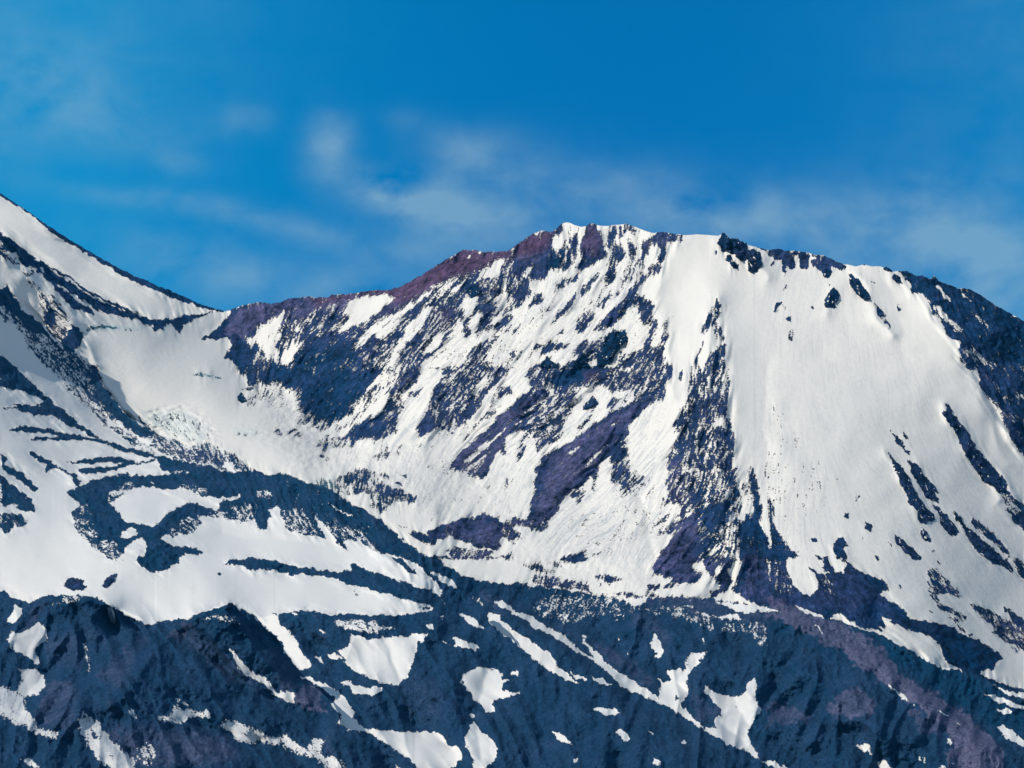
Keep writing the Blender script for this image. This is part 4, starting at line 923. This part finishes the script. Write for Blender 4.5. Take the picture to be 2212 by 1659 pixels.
# ------------------------------------------------------------------ from survey to land
def tps(ctrl):
    c = np.array(ctrl, float); s = 1000.0; P = c[:, :2] / s; n = len(c)
    d2 = ((P[:, None] - P[None]) ** 2).sum(-1); Km = np.where(d2 > 0, d2 * np.log(d2 + 1e-12) * .5, 0) + np.eye(n) * 1e-4
    A = np.zeros((n + 3, n + 3)); A[:n, :n] = Km; A[:n, n] = 1; A[:n, n + 1:] = P; A[n, :n] = 1; A[n + 1:, :n] = P.T
    w = np.linalg.solve(A, np.concatenate([c[:, 2], np.zeros(3)]))
    def f(x, y):
        o = w[n] + w[n + 1] * x / s + w[n + 2] * y / s
        for i in range(n):
            r = (x / s - P[i, 0]) ** 2 + (y / s - P[i, 1]) ** 2
            o = o + w[i] * .5 * r * np.log(r + 1e-12)
        return o
    return f
DEPTH = {k: tps(v) for k, v in CTRL.items()}
def crest(k, x):
    c = CR[k]; o = np.argsort(c[:, 0], kind='stable'); return np.interp(x, c[o, 0], c[o, 1])
XS = np.concatenate([np.arange(-900, -24, 7.0), np.arange(-24, 2236, 1.25), np.arange(2236, 3120, 7.0)])
BASE = {'A': lambda x: crest('B', x) + 60, 'B': lambda x: crest('C', x) + 70,
        'C': lambda x: np.minimum(np.minimum(crest('E', x), crest('F', x)) + 70, 1900), 'E': lambda x: np.minimum(crest('F', x) + 60, 1900),
        'F': lambda x: np.minimum(crest('G', x) + 50, 1900), 'G': lambda x: np.full_like(x, 1900.0)}
def land(k, rows, back=420.0):
    x = XS; top = crest(k, x)
    roc = bil(small_blur(DEN, 3), x, top + 4)
    top = top + (bil(f2, x, top) * .7 + bil(f1, x, top) * .5 + bil(f3, x, top) * .6) * np.clip(roc, .04, 1)
    bot = np.maximum(BASE[k](x), top + 25)
    t = np.linspace(0, 1, rows)[:, None]
    X = np.repeat(x[None], rows, 0); Y = top[None] * (1 - t) + bot[None] * t
    # beyond the view the same bands of rock and snow run on down their fall line
    Xo = np.clip(X, 2, 2210); over = np.clip(X - 2210, 0, None); under = np.clip(2 - X, 0, None)
    wv = 14 * np.sin(X * .021 + Y * .008) + 9 * np.sin(X * .057)
    far_ = np.clip((over + under) / 60, 0, 1)
    Yo = np.clip(Y - over * (1.35 if k == 'B' else .45) + under * .7 + wv * far_, 380, 1900)
    if k == 'B': Yo = np.maximum(Yo, np.minimum(crest(k, Xo) + 6, Y))
    D = DEPTH[k](X, Y) - bil(REL, Xo, Yo)
    tx, ty, tz = ray(X, Y)
    co = np.stack([tx * D, ty * D, tz * D], -1)
    Xk = X; Yk = Y; X = Xo; Y = Yo
    m = bil(ROCKM, X, Y); ti = bil(TINTM, X, Y); re = bil(REDM, X, Y); ic = bil(ICE_SHADEM, X, Y); di = bil(DIRT, X, Y); mx = bil(MIXM, X, Y)
    X = Xk; Y = Yk
    # the far side of the crest runs down and away
    nb = 14; s = (np.linspace(0, 1, nb + 1)[1:] ** 1.6) * back
    s = s[::-1, None]
    bk = np.repeat(co[:1], nb, 0).copy()
    bk[..., 1] += s; bk[..., 2] -= s * .62 + 2 * (s > 2) + np.abs(bil(f4, X[:nb], Y[:nb])) * s * .05
    full = lambda a: np.concatenate([np.repeat(a[:1], nb, 0), a], 0)
    co = np.concatenate([bk, co], 0)
    return co, full(m), full(ti), full(re), full(ic), full(di), full(mx), full(X), full(Y)
def inside(poly, x, y):
    r = np.zeros(x.shape, bool)
    for (ax, ay), (bx, by) in zip(poly, np.roll(poly, -1, 0)):
        if ay == by: continue
        r ^= ((y >= min(ay, by)) & (y < max(ay, by))) & (x > ax + (y - ay) * (bx - ax) / (by - ay))
    return r
def sheet(name, data, mat, keep=None):
    co, m, ti, re, ic, di, mx, X, Y = data
    nr, nc = co.shape[:2]
    idx = np.arange(nr * nc).reshape(nr, nc)
    q = np.stack([idx[:-1, :-1], idx[1:, :-1], idx[1:, 1:], idx[:-1, 1:]], -1)
    if keep is not None: q = q[keep]
    else: q = q.reshape(-1, 4)
    used = np.zeros(nr * nc, bool); used[q.ravel()] = True
    remap = np.cumsum(used) - 1; q = remap[q]
    me = bpy.data.meshes.new(name); v = co.reshape(-1, 3)[used].astype(np.float32)
    me.vertices.add(len(v)); me.vertices.foreach_set('co', v.ravel())
    me.loops.add(q.size); me.loops.foreach_set('vertex_index', q.ravel().astype(np.int32))
    me.polygons.add(len(q)); me.polygons.foreach_set('loop_start', (np.arange(len(q)) * 4).astype(np.int32))
    for nm, a in (('rock', m), ('tint', ti), ('red', re), ('ice_shade', ic), ('dirt', di), ('mix', mx)):
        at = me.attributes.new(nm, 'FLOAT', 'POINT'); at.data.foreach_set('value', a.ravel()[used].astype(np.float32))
    me.update(calc_edges=True)
    me.polygons.foreach_set('use_smooth', np.ones(len(q), bool))
    me.materials.append(mat)
    o = bpy.data.objects.new(name, me); scene.collection.objects.link(o)
    return o
# ------------------------------------------------------------------ materials
def new_mat(name):
    m = bpy.data.materials.new(name); m.use_nodes = True; m.node_tree.nodes.clear(); return m
def land_material(name, deep, slate, mauve, snow_col=(.85, .82, .765), bump=1.0, grain=3.2):
    m = new_mat(name); t = m.node_tree; A = t.nodes; L = t.links
    def n(ty, **kw):
        o = A.new(ty)
        for k, v in kw.items(): setattr(o, k, v)
        return o
    def mt(op, a, b=None, c=None, cl=False):
        o = n('ShaderNodeMath', operation=op, use_clamp=cl)
        for i, v in enumerate((a, b, c)):
            if v is None: continue
            if isinstance(v, (int, float)): o.inputs[i].default_value = v
            else: L.new(v, o.inputs[i])
        return o.outputs[0]
    def mixc(f, a, b):
        o = n('ShaderNodeMix', data_type='RGBA')
        for i, v in ((0, f), (6, a), (7, b)):
            if isinstance(v, (int, float)): o.inputs[i].default_value = v
            elif isinstance(v, tuple): o.inputs[i].default_value = v + (1,) if len(v) == 3 else v
            else: L.new(v, o.inputs[i])
        return o.outputs[2]
    def noise(sc, det=4.0, rough=.6):
        o = n('ShaderNodeTexNoise'); o.inputs['Scale'].default_value = sc; o.inputs['Detail'].default_value = det; o.inputs['Roughness'].default_value = rough
        L.new(geo.outputs['Position'], o.inputs['Vector']); return o.outputs[0]
    geo = n('ShaderNodeNewGeometry')
    at = {k: n('ShaderNodeAttribute', attribute_name=k).outputs['Fac'] for k in ('rock', 'tint', 'red', 'ice_shade', 'dirt', 'mix')}
    n1 = noise(.45, 3, .65); n2 = noise(.06, 5, .6); n3 = noise(.012, 4, .55)
    n0 = noise(.19, 2, .6)
    amp = mt('MULTIPLY_ADD', at['mix'], 4.0, .9)
    rock = mt('MULTIPLY_ADD', mt('MULTIPLY', mt('SUBTRACT', n1, .5), .8), amp, at['rock']); rock = mt('MULTIPLY_ADD', mt('SUBTRACT', n0, .5), amp, rock)
    n_r = mt('MULTIPLY_ADD', mt('SUBTRACT', rock, .5), mt('MULTIPLY_ADD', at['mix'], -.95, 2.2), .5, True)
    ti = mt('ADD', at['tint'], mt('MULTIPLY', mt('SUBTRACT', n2, .5), .55)); ti = mt('ADD', ti, mt('MULTIPLY', mt('SUBTRACT', n1, .5), .35))
    ti = mt('ADD', ti, mt('MULTIPLY', mt('SUBTRACT', n3, .5), .6))
    c1 = mixc(mt('MULTIPLY', ti, 1.6, None, True), deep, slate)
    c2 = mixc(mt('MULTIPLY_ADD', ti, 1.4, -.95, True), c1, mauve)
    c3 = mixc(mt('MULTIPLY', at['red'], .85, None, True), c2, (.115, .058, .115))
    c4 = mixc(mt('MULTIPLY', at['ice_shade'], .95, None, True), c3, (.07, .21, .26))
    sn = mixc(mt('MULTIPLY_ADD', n2, 1.0, -.25, True), tuple(v * .94 for v in snow_col), snow_col)
    sn = mixc(mt('MULTIPLY', mt('MULTIPLY', at['ice_shade'], n2), .7, None, True), sn, (.42, .62, .66))
    sn = mixc(mt('MULTIPLY', at['dirt'], .62, None, True), sn, (.27, .32, .39))
    c4 = mixc(mt('MULTIPLY_ADD', n0, -2.6, 1.45, True), c4, (.001, .014, .044))
    gain = mt('MULTIPLY_ADD', mt('ADD', mt('SUBTRACT', n2, .5), mt('MULTIPLY', mt('SUBTRACT', n3, .5), .6)), grain, 1.0)
    gm_ = n('ShaderNodeVectorMath', operation='SCALE'); L.new(c4, gm_.inputs[0]); L.new(mt('MAXIMUM', gain, .25), gm_.inputs['Scale']); c4 = gm_.outputs[0]
    col = mixc(n_r, sn, c4)
    bs = n('ShaderNodeBsdfPrincipled'); L.new(col, bs.inputs['Base Color'])
    L.new(mt('MULTIPLY_ADD', n_r, .3, .62), bs.inputs['Roughness']); bs.inputs['Specular IOR Level'].default_value = .12
    bp = n('ShaderNodeBump'); bp.inputs['Distance'].default_value = 1.0
    h = mt('ADD', mt('MULTIPLY', n1, mt('MULTIPLY_ADD', n_r, 2.4, .16)), mt('MULTIPLY', n2, mt('MULTIPLY_ADD', n_r, 5.0, 1.2)))
    L.new(h, bp.inputs['Height']); bp.inputs['Strength'].default_value = bump; L.new(bp.outputs[0], bs.inputs['Normal'])
    o = n('ShaderNodeOutputMaterial'); L.new(bs.outputs[0], o.inputs[0])
    return m
DEEP, SLATE, MAUVE = (.001, .036, .105), (.026, .046, .128), (.112, .104, .215)
far_rock = land_material('snow_and_rock', DEEP, SLATE, MAUVE)
near_rock = land_material('snow_and_near_rock', (.001, .042, .100), (.022, .054, .120), (.118, .122, .208), (.80, .785, .76), grain=.9, bump=.5)

def tag(o, label, cat, kind='structure', group=None):
    o['label'] = label; o['category'] = cat
    if kind: o['kind'] = kind
    if group: o['group'] = group
    return o
for k, rows, nm, cat, label, mt_ in (
    ('A', 330, 'snowy_cone', 'mountain', 'smooth snowy cone at the far left, sloping down to the saddle, dark edge along its skyline', far_rock),
    ('C', 560, 'moraine_ridge', 'ridge', 'snowy ridge in front of the glacier with dark curling rock bands and a dark moraine crest', near_rock),
    ('E', 340, 'lower_slope', 'slope', 'dark lower slope dotted with rounded snow patches, under the snowy shelf', near_rock),
    ('F', 460, 'dark_hills', 'hill', 'bare dark blue and purple hills in the bottom left corner with a narrow dirty glacier', near_rock),
    ('G', 160, 'near_hillside', 'hillside', 'darkest nearest hillside cutting across the bottom left corner', near_rock)):
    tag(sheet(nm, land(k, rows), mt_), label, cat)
dB = land('B', 680)
Xc = (dB[7][:-1, :-1] + dB[7][1:, 1:]) / 2; Yc = (dB[8][:-1, :-1] + dB[8][1:, 1:]) / 2
GLAC = joinp(('a0', '740,1330 1000,1290 1250,1330 1400,1360 1560,1400 1720,1420 1950,1410 2000,1460 1930,1580 2050,1680'), ('b0', '2060,80 2000,180 2060,260 2130,320 2225,360'),
             ('b1', '150,470 330,560 480,690 700,690 960,700 700,850 820,880 600,980 450,1000 200,1100 -800,1100'), ('b0', '1000,900 800,400'), ('a0', '600,1560 720,1400'))
gl = inside(GLAC, Xc, Yc)
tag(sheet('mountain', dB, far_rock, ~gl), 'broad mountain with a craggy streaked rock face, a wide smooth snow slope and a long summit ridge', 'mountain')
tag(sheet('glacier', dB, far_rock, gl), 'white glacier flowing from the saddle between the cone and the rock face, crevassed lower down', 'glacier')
# valley floor round and under everything
gm = new_mat('valley_ground'); b_ = gm.node_tree.nodes.new('ShaderNodeBsdfPrincipled'); o_ = gm.node_tree.nodes.new('ShaderNodeOutputMaterial')
nz_ = gm.node_tree.nodes.new('ShaderNodeTexNoise'); nz_.inputs['Scale'].default_value = 40.0
cr_ = gm.node_tree.nodes.new('ShaderNodeValToRGB'); cr_.color_ramp.elements[0].color = (.01, .04, .06, 1); cr_.color_ramp.elements[1].color = (.05, .07, .10, 1)
gm.node_tree.links.new(nz_.outputs[0], cr_.inputs[0]); gm.node_tree.links.new(cr_.outputs[0], b_.inputs[0]); gm.node_tree.links.new(b_.outputs[0], o_.inputs[0]); b_.inputs['Roughness'].default_value = .9
def ground():
    v = [(0, 0, -900)]; f = []
    rr = [1500, 4000, 9000, 20000, 45000]; n = 48
    for r in rr:
        for i in range(n):
            a = 2 * math.pi * i / n; v.append((r * math.sin(a), r * math.cos(a), -900 - r * .001 + 20 * math.sin(a * 5 + r)))
    for i in range(n): f.append((0, 1 + (i + 1) % n, 1 + i))
    for j in range(len(rr) - 1):
        for i in range(n): f.append((1 + j * n + i, 1 + j * n + (i + 1) % n, 1 + (j + 1) * n + (i + 1) % n, 1 + (j + 1) * n + i))
    me = bpy.data.meshes.new('ground'); me.from_pydata(v, [], f); me.materials.append(gm); me.update()
    o = bpy.data.objects.new('ground', me); scene.collection.objects.link(o); return tag(o, 'valley floor below the hills', 'ground')
ground()
# ------------------------------------------------------------------ rock outcrops and boulders that stand out of the snow
crag_mat = land_material('bare_crag', (.001, .030, .085), (.024, .042, .112), (.085, .078, .18))
def crag(name, lay, spec, thick, label, cat, group=None, tint=.25):
    tile, co = spec.split(' ', 1); p = pts(tile, co); st = .95
    n_ = len(p); cx, cy = p.mean(0)
    x0, y0 = p.min(0) - 4; x1, y1 = p.max(0) + 4
    xs = np.arange(x0, x1, st); ys = np.arange(y0, y1, st); X, Y = np.meshgrid(xs, ys)
    w = inside(p, X + bil(f1, X, Y) * .9 + bil(f2, X, Y) * 1.1, Y + bil(s_fine, X, Y) * 1.1 + bil(s_mid, X, Y) * .8)
    wf = w.astype(np.float32); size = max(2.0, math.sqrt(wf.sum()) * .22)
    # keep the largest whole only
    core = small_blur(wf, size); core = core / max(core.max(), 1e-6)
    near = small_blur(wf, .8)
    bulge = np.clip(core * near, 0, 1) ** .38 * thick * .8
    D0 = DEPTH[lay](X, Y) - bil(REL, X, Y)
    big = min(1.0, size / 6)
    rough = (.34 * bil(s_mid, X, Y) + .30 * bil(f2, X, Y) + .25 * np.abs(bil(f1, X, Y)) + .10 * rng.standard_normal(X.shape)) + big * (.75 * np.abs(bil(f3, X, Y)) - .5 + .35 * np.abs(bil(s_mid, X, Y) + bil(f2, X, Y)))
    rough = np.clip(rough, -.85, 2)
    front = D0 - .6 - bulge * (1 + rough)
    rim = ~w; front = np.where(rim, D0 + 2.5, front)
    grow = w.copy(); grow[1:] |= w[:-1]; grow[:-1] |= w[1:]; g2 = grow.copy(); g2[:, 1:] |= grow[:, :-1]; g2[:, :-1] |= grow[:, 1:]; grow = g2
    cell = grow[:-1, :-1] & grow[1:, :-1] & grow[1:, 1:] & grow[:-1, 1:]
    cell &= (w[:-1, :-1] | w[1:, :-1] | w[1:, 1:] | w[:-1, 1:])
    if not cell.any(): return None
    # one connected piece: flood from the cell nearest the middle
    lab = np.zeros(cell.shape, bool); ii = np.argwhere(cell); s = ii[np.argmin(((ii - np.array([(cy - y0) / st, (cx - x0) / st])) ** 2).sum(1))]
    stack = [tuple(s)]; lab[tuple(s)] = True
    while stack:
        a, b = stack.pop()
        for da, db in ((1, 0), (-1, 0), (0, 1), (0, -1)):
            u, v = a + da, b + db
            if 0 <= u < cell.shape[0] and 0 <= v < cell.shape[1] and cell[u, v] and not lab[u, v]: lab[u, v] = True; stack.append((u, v))
    cell = lab
    back = D0 + 4.0 + np.clip(core, 0, 1) * thick * .4
    nr, nc = X.shape; idx = np.arange(nr * nc).reshape(nr, nc)
    q = np.stack([idx[:-1, :-1], idx[1:, :-1], idx[1:, 1:], idx[:-1, 1:]], -1)[cell]
    used = np.zeros(nr * nc, bool); used[q.ravel()] = True; rm = np.cumsum(used) - 1; nv = used.sum(); q = rm[q]
    tx, ty, tz = ray(X, Y)
    F = np.stack([tx * front, ty * front, tz * front], -1).reshape(-1, 3)[used]; B = np.stack([tx * back, ty * back, tz * back], -1).reshape(-1, 3)[used]
    faces = [tuple(int(i) for i in f) for f in q] + [tuple(int(i) + int(nv) for i in f[::-1]) for f in q]
    edge = {}
    for f in q:
        for a, b in zip(f, np.roll(f, -1)):
            edge[(int(a), int(b))] = 1
    for (a, b) in list(edge):
        if (b, a) not in edge: faces.append((b, a, a + int(nv), b + int(nv)))
    V3 = np.concatenate([F, B]); c0 = V3.mean(0); me = bpy.data.meshes.new(name)
    me.from_pydata([tuple(v) for v in (V3 - c0)], [], faces); me.update()
    snow_in = np.clip((bil(s_fine, X, Y) + bil(f1, X, Y) - 1.9) * 1.2, 0, 2).ravel()[used]
    for nm, arr in (('rock', 1.3 - snow_in), ('tint', np.full(nv, tint) + .12 * bil(f2, X, Y).ravel()[used]), ('red', np.zeros(nv)), ('ice_shade', np.zeros(nv)), ('dirt', np.zeros(nv)), ('mix', np.full(nv, .12))):
        at = me.attributes.new(nm, 'FLOAT', 'POINT'); at.data.foreach_set('value', np.concatenate([arr, arr]).astype(np.float32))
    me.materials.append(crag_mat); o = bpy.data.objects.new(name, me); o.location = tuple(c0); scene.collection.objects.link(o)
    o['label'] = label; o['category'] = cat
    if group: o['group'] = group
    return o
G1, G2 = 'crags along the summit skyline', 'rock outcrops standing out of the smooth snow slope'
G5 = 'long rock ribs down the right snow slope'
G3, G4 = 'crags in the middle of the rock face', 'boulders and low rocks on the snow shelf'
for a in (
 ('crag', 'B', 'a2 1780,585 1795,545 1812,520 1828,490 1845,512 1865,535 1885,552 1950,590 1948,628 1885,628 1850,650 1800,648', 16, 'pointed dark crag on the skyline where the smooth snow slope begins', 'crag', G1, .1),
 ('crag', 'B', 'a2 1885,550 1950,556 2020,598 2035,650 2100,642 2140,690 2162,780 2110,820 2080,850 2040,820 2038,720 1980,738 1950,690 1890,670 1870,640 1955,625', 10, 'broken crag with ragged legs just right of the pointed skyline crag', 'crag', G1, .45),
 ('crag', 'B', 'a2 1840,742 1858,692 1890,690 1903,730 1950,780 1950,812 1910,800 1890,742', 7, 'small hooked crag hanging below the pointed skyline crag', 'crag', G1, .2),
 ('crag', 'B', 'a3 1410,905 1420,888 1440,874 1462,895 1482,925 1460,950 1425,940', 12, 'little knob of dark rock on the skyline above the dark right shoulder', 'crag', G1, .15),
 ('crag', 'B', 'a3 1000,800 1030,792 1062,812 1080,830 1050,834 1010,818', 6, 'low dark block on the skyline between two snowy gaps', 'crag', G1, .1),
 ('rock_outcrop', 'B', 'a3 700,850 740,880 800,930 850,1010 885,1075 830,1070 760,1020 720,960', 12, 'long dark blue outcrop slanting down from the ridge, largest on the snow slope', 'rock outcrop', G2, .05),
 ('rock_outcrop', 'B', 'a3 497,1085 530,1010 570,965 600,1010 622,1040 610,1080 570,1110 580,1142 500,1132', 11, 'triangular dark outcrop alone on the snow, left of the long slanting outcrop', 'rock outcrop', G2, .05),
 ('rock_outcrop', 'B', 'a3 910,1100 940,1130 1000,1190 1018,1215 970,1212 930,1175', 6, 'narrow dark outcrop below the tip of the long slanting outcrop', 'rock outcrop', G2, .1),
 ('rock_outcrop', 'B', 'a3 1090,848 1130,880 1172,942 1110,922 1076,902', 7, 'wedge of dark rock close under the ridge beside the dark right shoulder', 'rock outcrop', G2, .1),
 ('rock_outcrop', 'B', 'a3 470,820 520,800 548,835 520,892 480,882', 7, 'stub of dark rock hanging from the ridge rocks above the triangular outcrop', 'rock outcrop', G2, .1),
 ('rock_outcrop', 'B', 'b3 1320,1390 1345,1400 1375,1425 1402,1506 1362,1496 1330,1460', 6, 'small dark rock on the snow under the longest pair of rock streaks', 'rock outcrop', G2, .3),
 ('rock_outcrop', 'B', 'b3 838,1338 862,1345 882,1370 882,1422 850,1395', 5, 'speckled rock low on the snow slope above the dark scree', 'rock outcrop', G2, .3),
 ('rock_outcrop', 'B', 'b3 668,1258 696,1268 692,1306 668,1302', 4, 'small squarish rock low on the snow slope, left of the speckled rock', 'rock outcrop', G2, .3),
 ('crag', 'B', 'a2 735,1655 730,1560 780,1480 830,1370 880,1345 940,1355 985,1360 990,1430 930,1500 890,1560 880,1610 800,1642', 11, 'largest deep blue crag at the centre of the streaked rock face', 'crag', G3, .02),
 ('crag', 'B', 'a2 555,1662 565,1590 600,1530 640,1620 660,1662', 12, 'steep pointed crag beside the largest deep blue crag', 'crag', G3, .1),
 ('crag', 'B', 'a2 225,1662 280,1600 310,1568 350,1620 395,1640 400,1662', 12, 'dark pyramid shaped crag at the left end of the dark cliff band', 'crag', G3, .1),
 ('crag', 'B', 'b2 630,320 700,250 750,320 700,340 640,362 602,370', 10, 'dark knob between snow gullies just below the dark cliff band', 'crag', G3, .2),
 ('crag', 'B', 'a1 1830,965 1900,940 1942,1000 1920,1040 1850,1060 1818,1010', 12, 'dark square crag under the reddish shoulder at the left of the face', 'crag', G3, .02),
 ('rock', 'B', 'b0 2048,255 2085,226 2132,300 2080,315', 7, 'lone dark rock on the glacier edge below the dark cliff foot', 'rock', None, .1),
 ('rock', 'B', 'b1 1200,1002 1240,984 1282,1028 1220,1012', 5, 'small dark rock on the snow right of the pointed moraine mound', 'rock', None, .3),
 ('rock', 'C', 'c0 512,205 545,162 600,150 662,170 650,215 655,235 580,242 530,230', 6, 'rounded dark patch of rock on the snow shelf above the dark hills', 'rock', G4, .35),
 ('rock', 'C', 'c0 803,212 850,152 900,120 922,130 900,180 850,226', 5, 'slim tilted dark rock on the snow shelf above the dark hills', 'rock', G4, .3),
 ('rock', 'C', 'c0 1718,118 1740,103 1758,120 1736,132', 3, 'tiny dark rock alone in the middle of the snow shelf', 'rock', G4, .2),
 ('rock_rib', 'B', 'b3 1530,310 1590,360 1600,410 1680,500 1740,590 1790,690 1860,770 1960,880 2060,1000 2058,1060 2000,1095 1960,1040 1880,990 1780,880 1700,740 1640,610 1570,500 1510,400 1550,370', 4, 'longest dark rock rib, high on the right of the snow slope', 'rock rib', G5, .35),
 ('rock_rib', 'B', 'b3 1030,730 1090,800 1160,870 1220,960 1270,1070 1340,1180 1430,1270 1440,1320 1370,1350 1310,1340 1285,1290 1290,1240 1230,1200 1210,1140 1160,1030 1130,930 1070,830', 4, 'dark rock rib that starts as a thin spike, left one of a close pair', 'rock rib', G5, .4),
 ('rock_rib', 'B', 'b3 1205,800 1290,850 1350,940 1420,1020 1475,1085 1430,1075 1475,1150 1470,1170 1420,1150 1350,1100 1310,1020 1260,950 1230,860', 3.5, 'shorter dark rock rib, right one of the close pair', 'rock rib', G5, .35),
 ('rock_rib', 'B', 'b3 1410,1190 1480,1215 1550,1290 1620,1370 1650,1420 1620,1455 1560,1440 1510,1380 1480,1280', 3.5, 'club shaped rock rib directly below the shorter rib of the close pair', 'rock rib', G5, .4),
 ('rock_rib', 'B', 'b3 1605,1240 1660,1290 1700,1370 1780,1430 1860,1500 1960,1590 2040,1665 1900,1665 1800,1590 1750,1500 1710,1420 1650,1330', 3.5, 'broad rock rib low on the right snow slope with a thin curved tip', 'rock rib', G5, .4),
 ('rock_rib', 'B', 'b3 1090,1440 1160,1490 1230,1560 1300,1620 1310,1665 1250,1665 1180,1600 1120,1520', 3, 'small slanting rock rib alone on the snow left of the club shaped rib', 'rock rib', G5, .4),
 ('rock_rib', 'B', 'b3 1078,568 1120,600 1170,640 1180,700 1220,730 1215,762 1160,700 1100,640', 3, 'ragged little rock rib above the close pair', 'rock rib', G5, .3),
 ('crag', 'F', 'c0 1796,395 1805,372 1822,346 1842,362 1850,390 1820,402', 9, 'little rock tooth on the crest of the dark hill against the snow', 'crag', None, .1),
 ):
    crag(*a)
# ------------------------------------------------------------------ the blue air between here and the mountain
def haze():
    x0, x1, y0, y1, z0, z1 = -4500, 4500, -300, 12500, -1100, 2200
    v = [(x, y, z) for x in (x0, x1) for y in (y0, y1) for z in (z0, z1)]
    f = [(0, 1, 3, 2), (4, 6, 7, 5), (0, 4, 5, 1), (2, 3, 7, 6), (0, 2, 6, 4), (1, 5, 7, 3)]
    me = bpy.data.meshes.new('haze'); me.from_pydata(v, [], f); me.update()
    m = new_mat('haze'); pv = m.node_tree.nodes.new('ShaderNodeVolumePrincipled'); o = m.node_tree.nodes.new('ShaderNodeOutputMaterial')
    pv.inputs['Color'].default_value = (.04, .5, 1.0, 1); pv.inputs['Density'].default_value = 0.8e-5; pv.inputs['Anisotropy'].default_value = 0.1
    m.node_tree.links.new(pv.outputs[0], o.inputs['Volume']); me.materials.append(m)
    ob = bpy.data.objects.new('haze', me); scene.collection.objects.link(ob); ob['kind'] = 'stuff'; ob['label'] = 'thin blue mountain air in front of the peaks'; ob['category'] = 'haze'
haze()
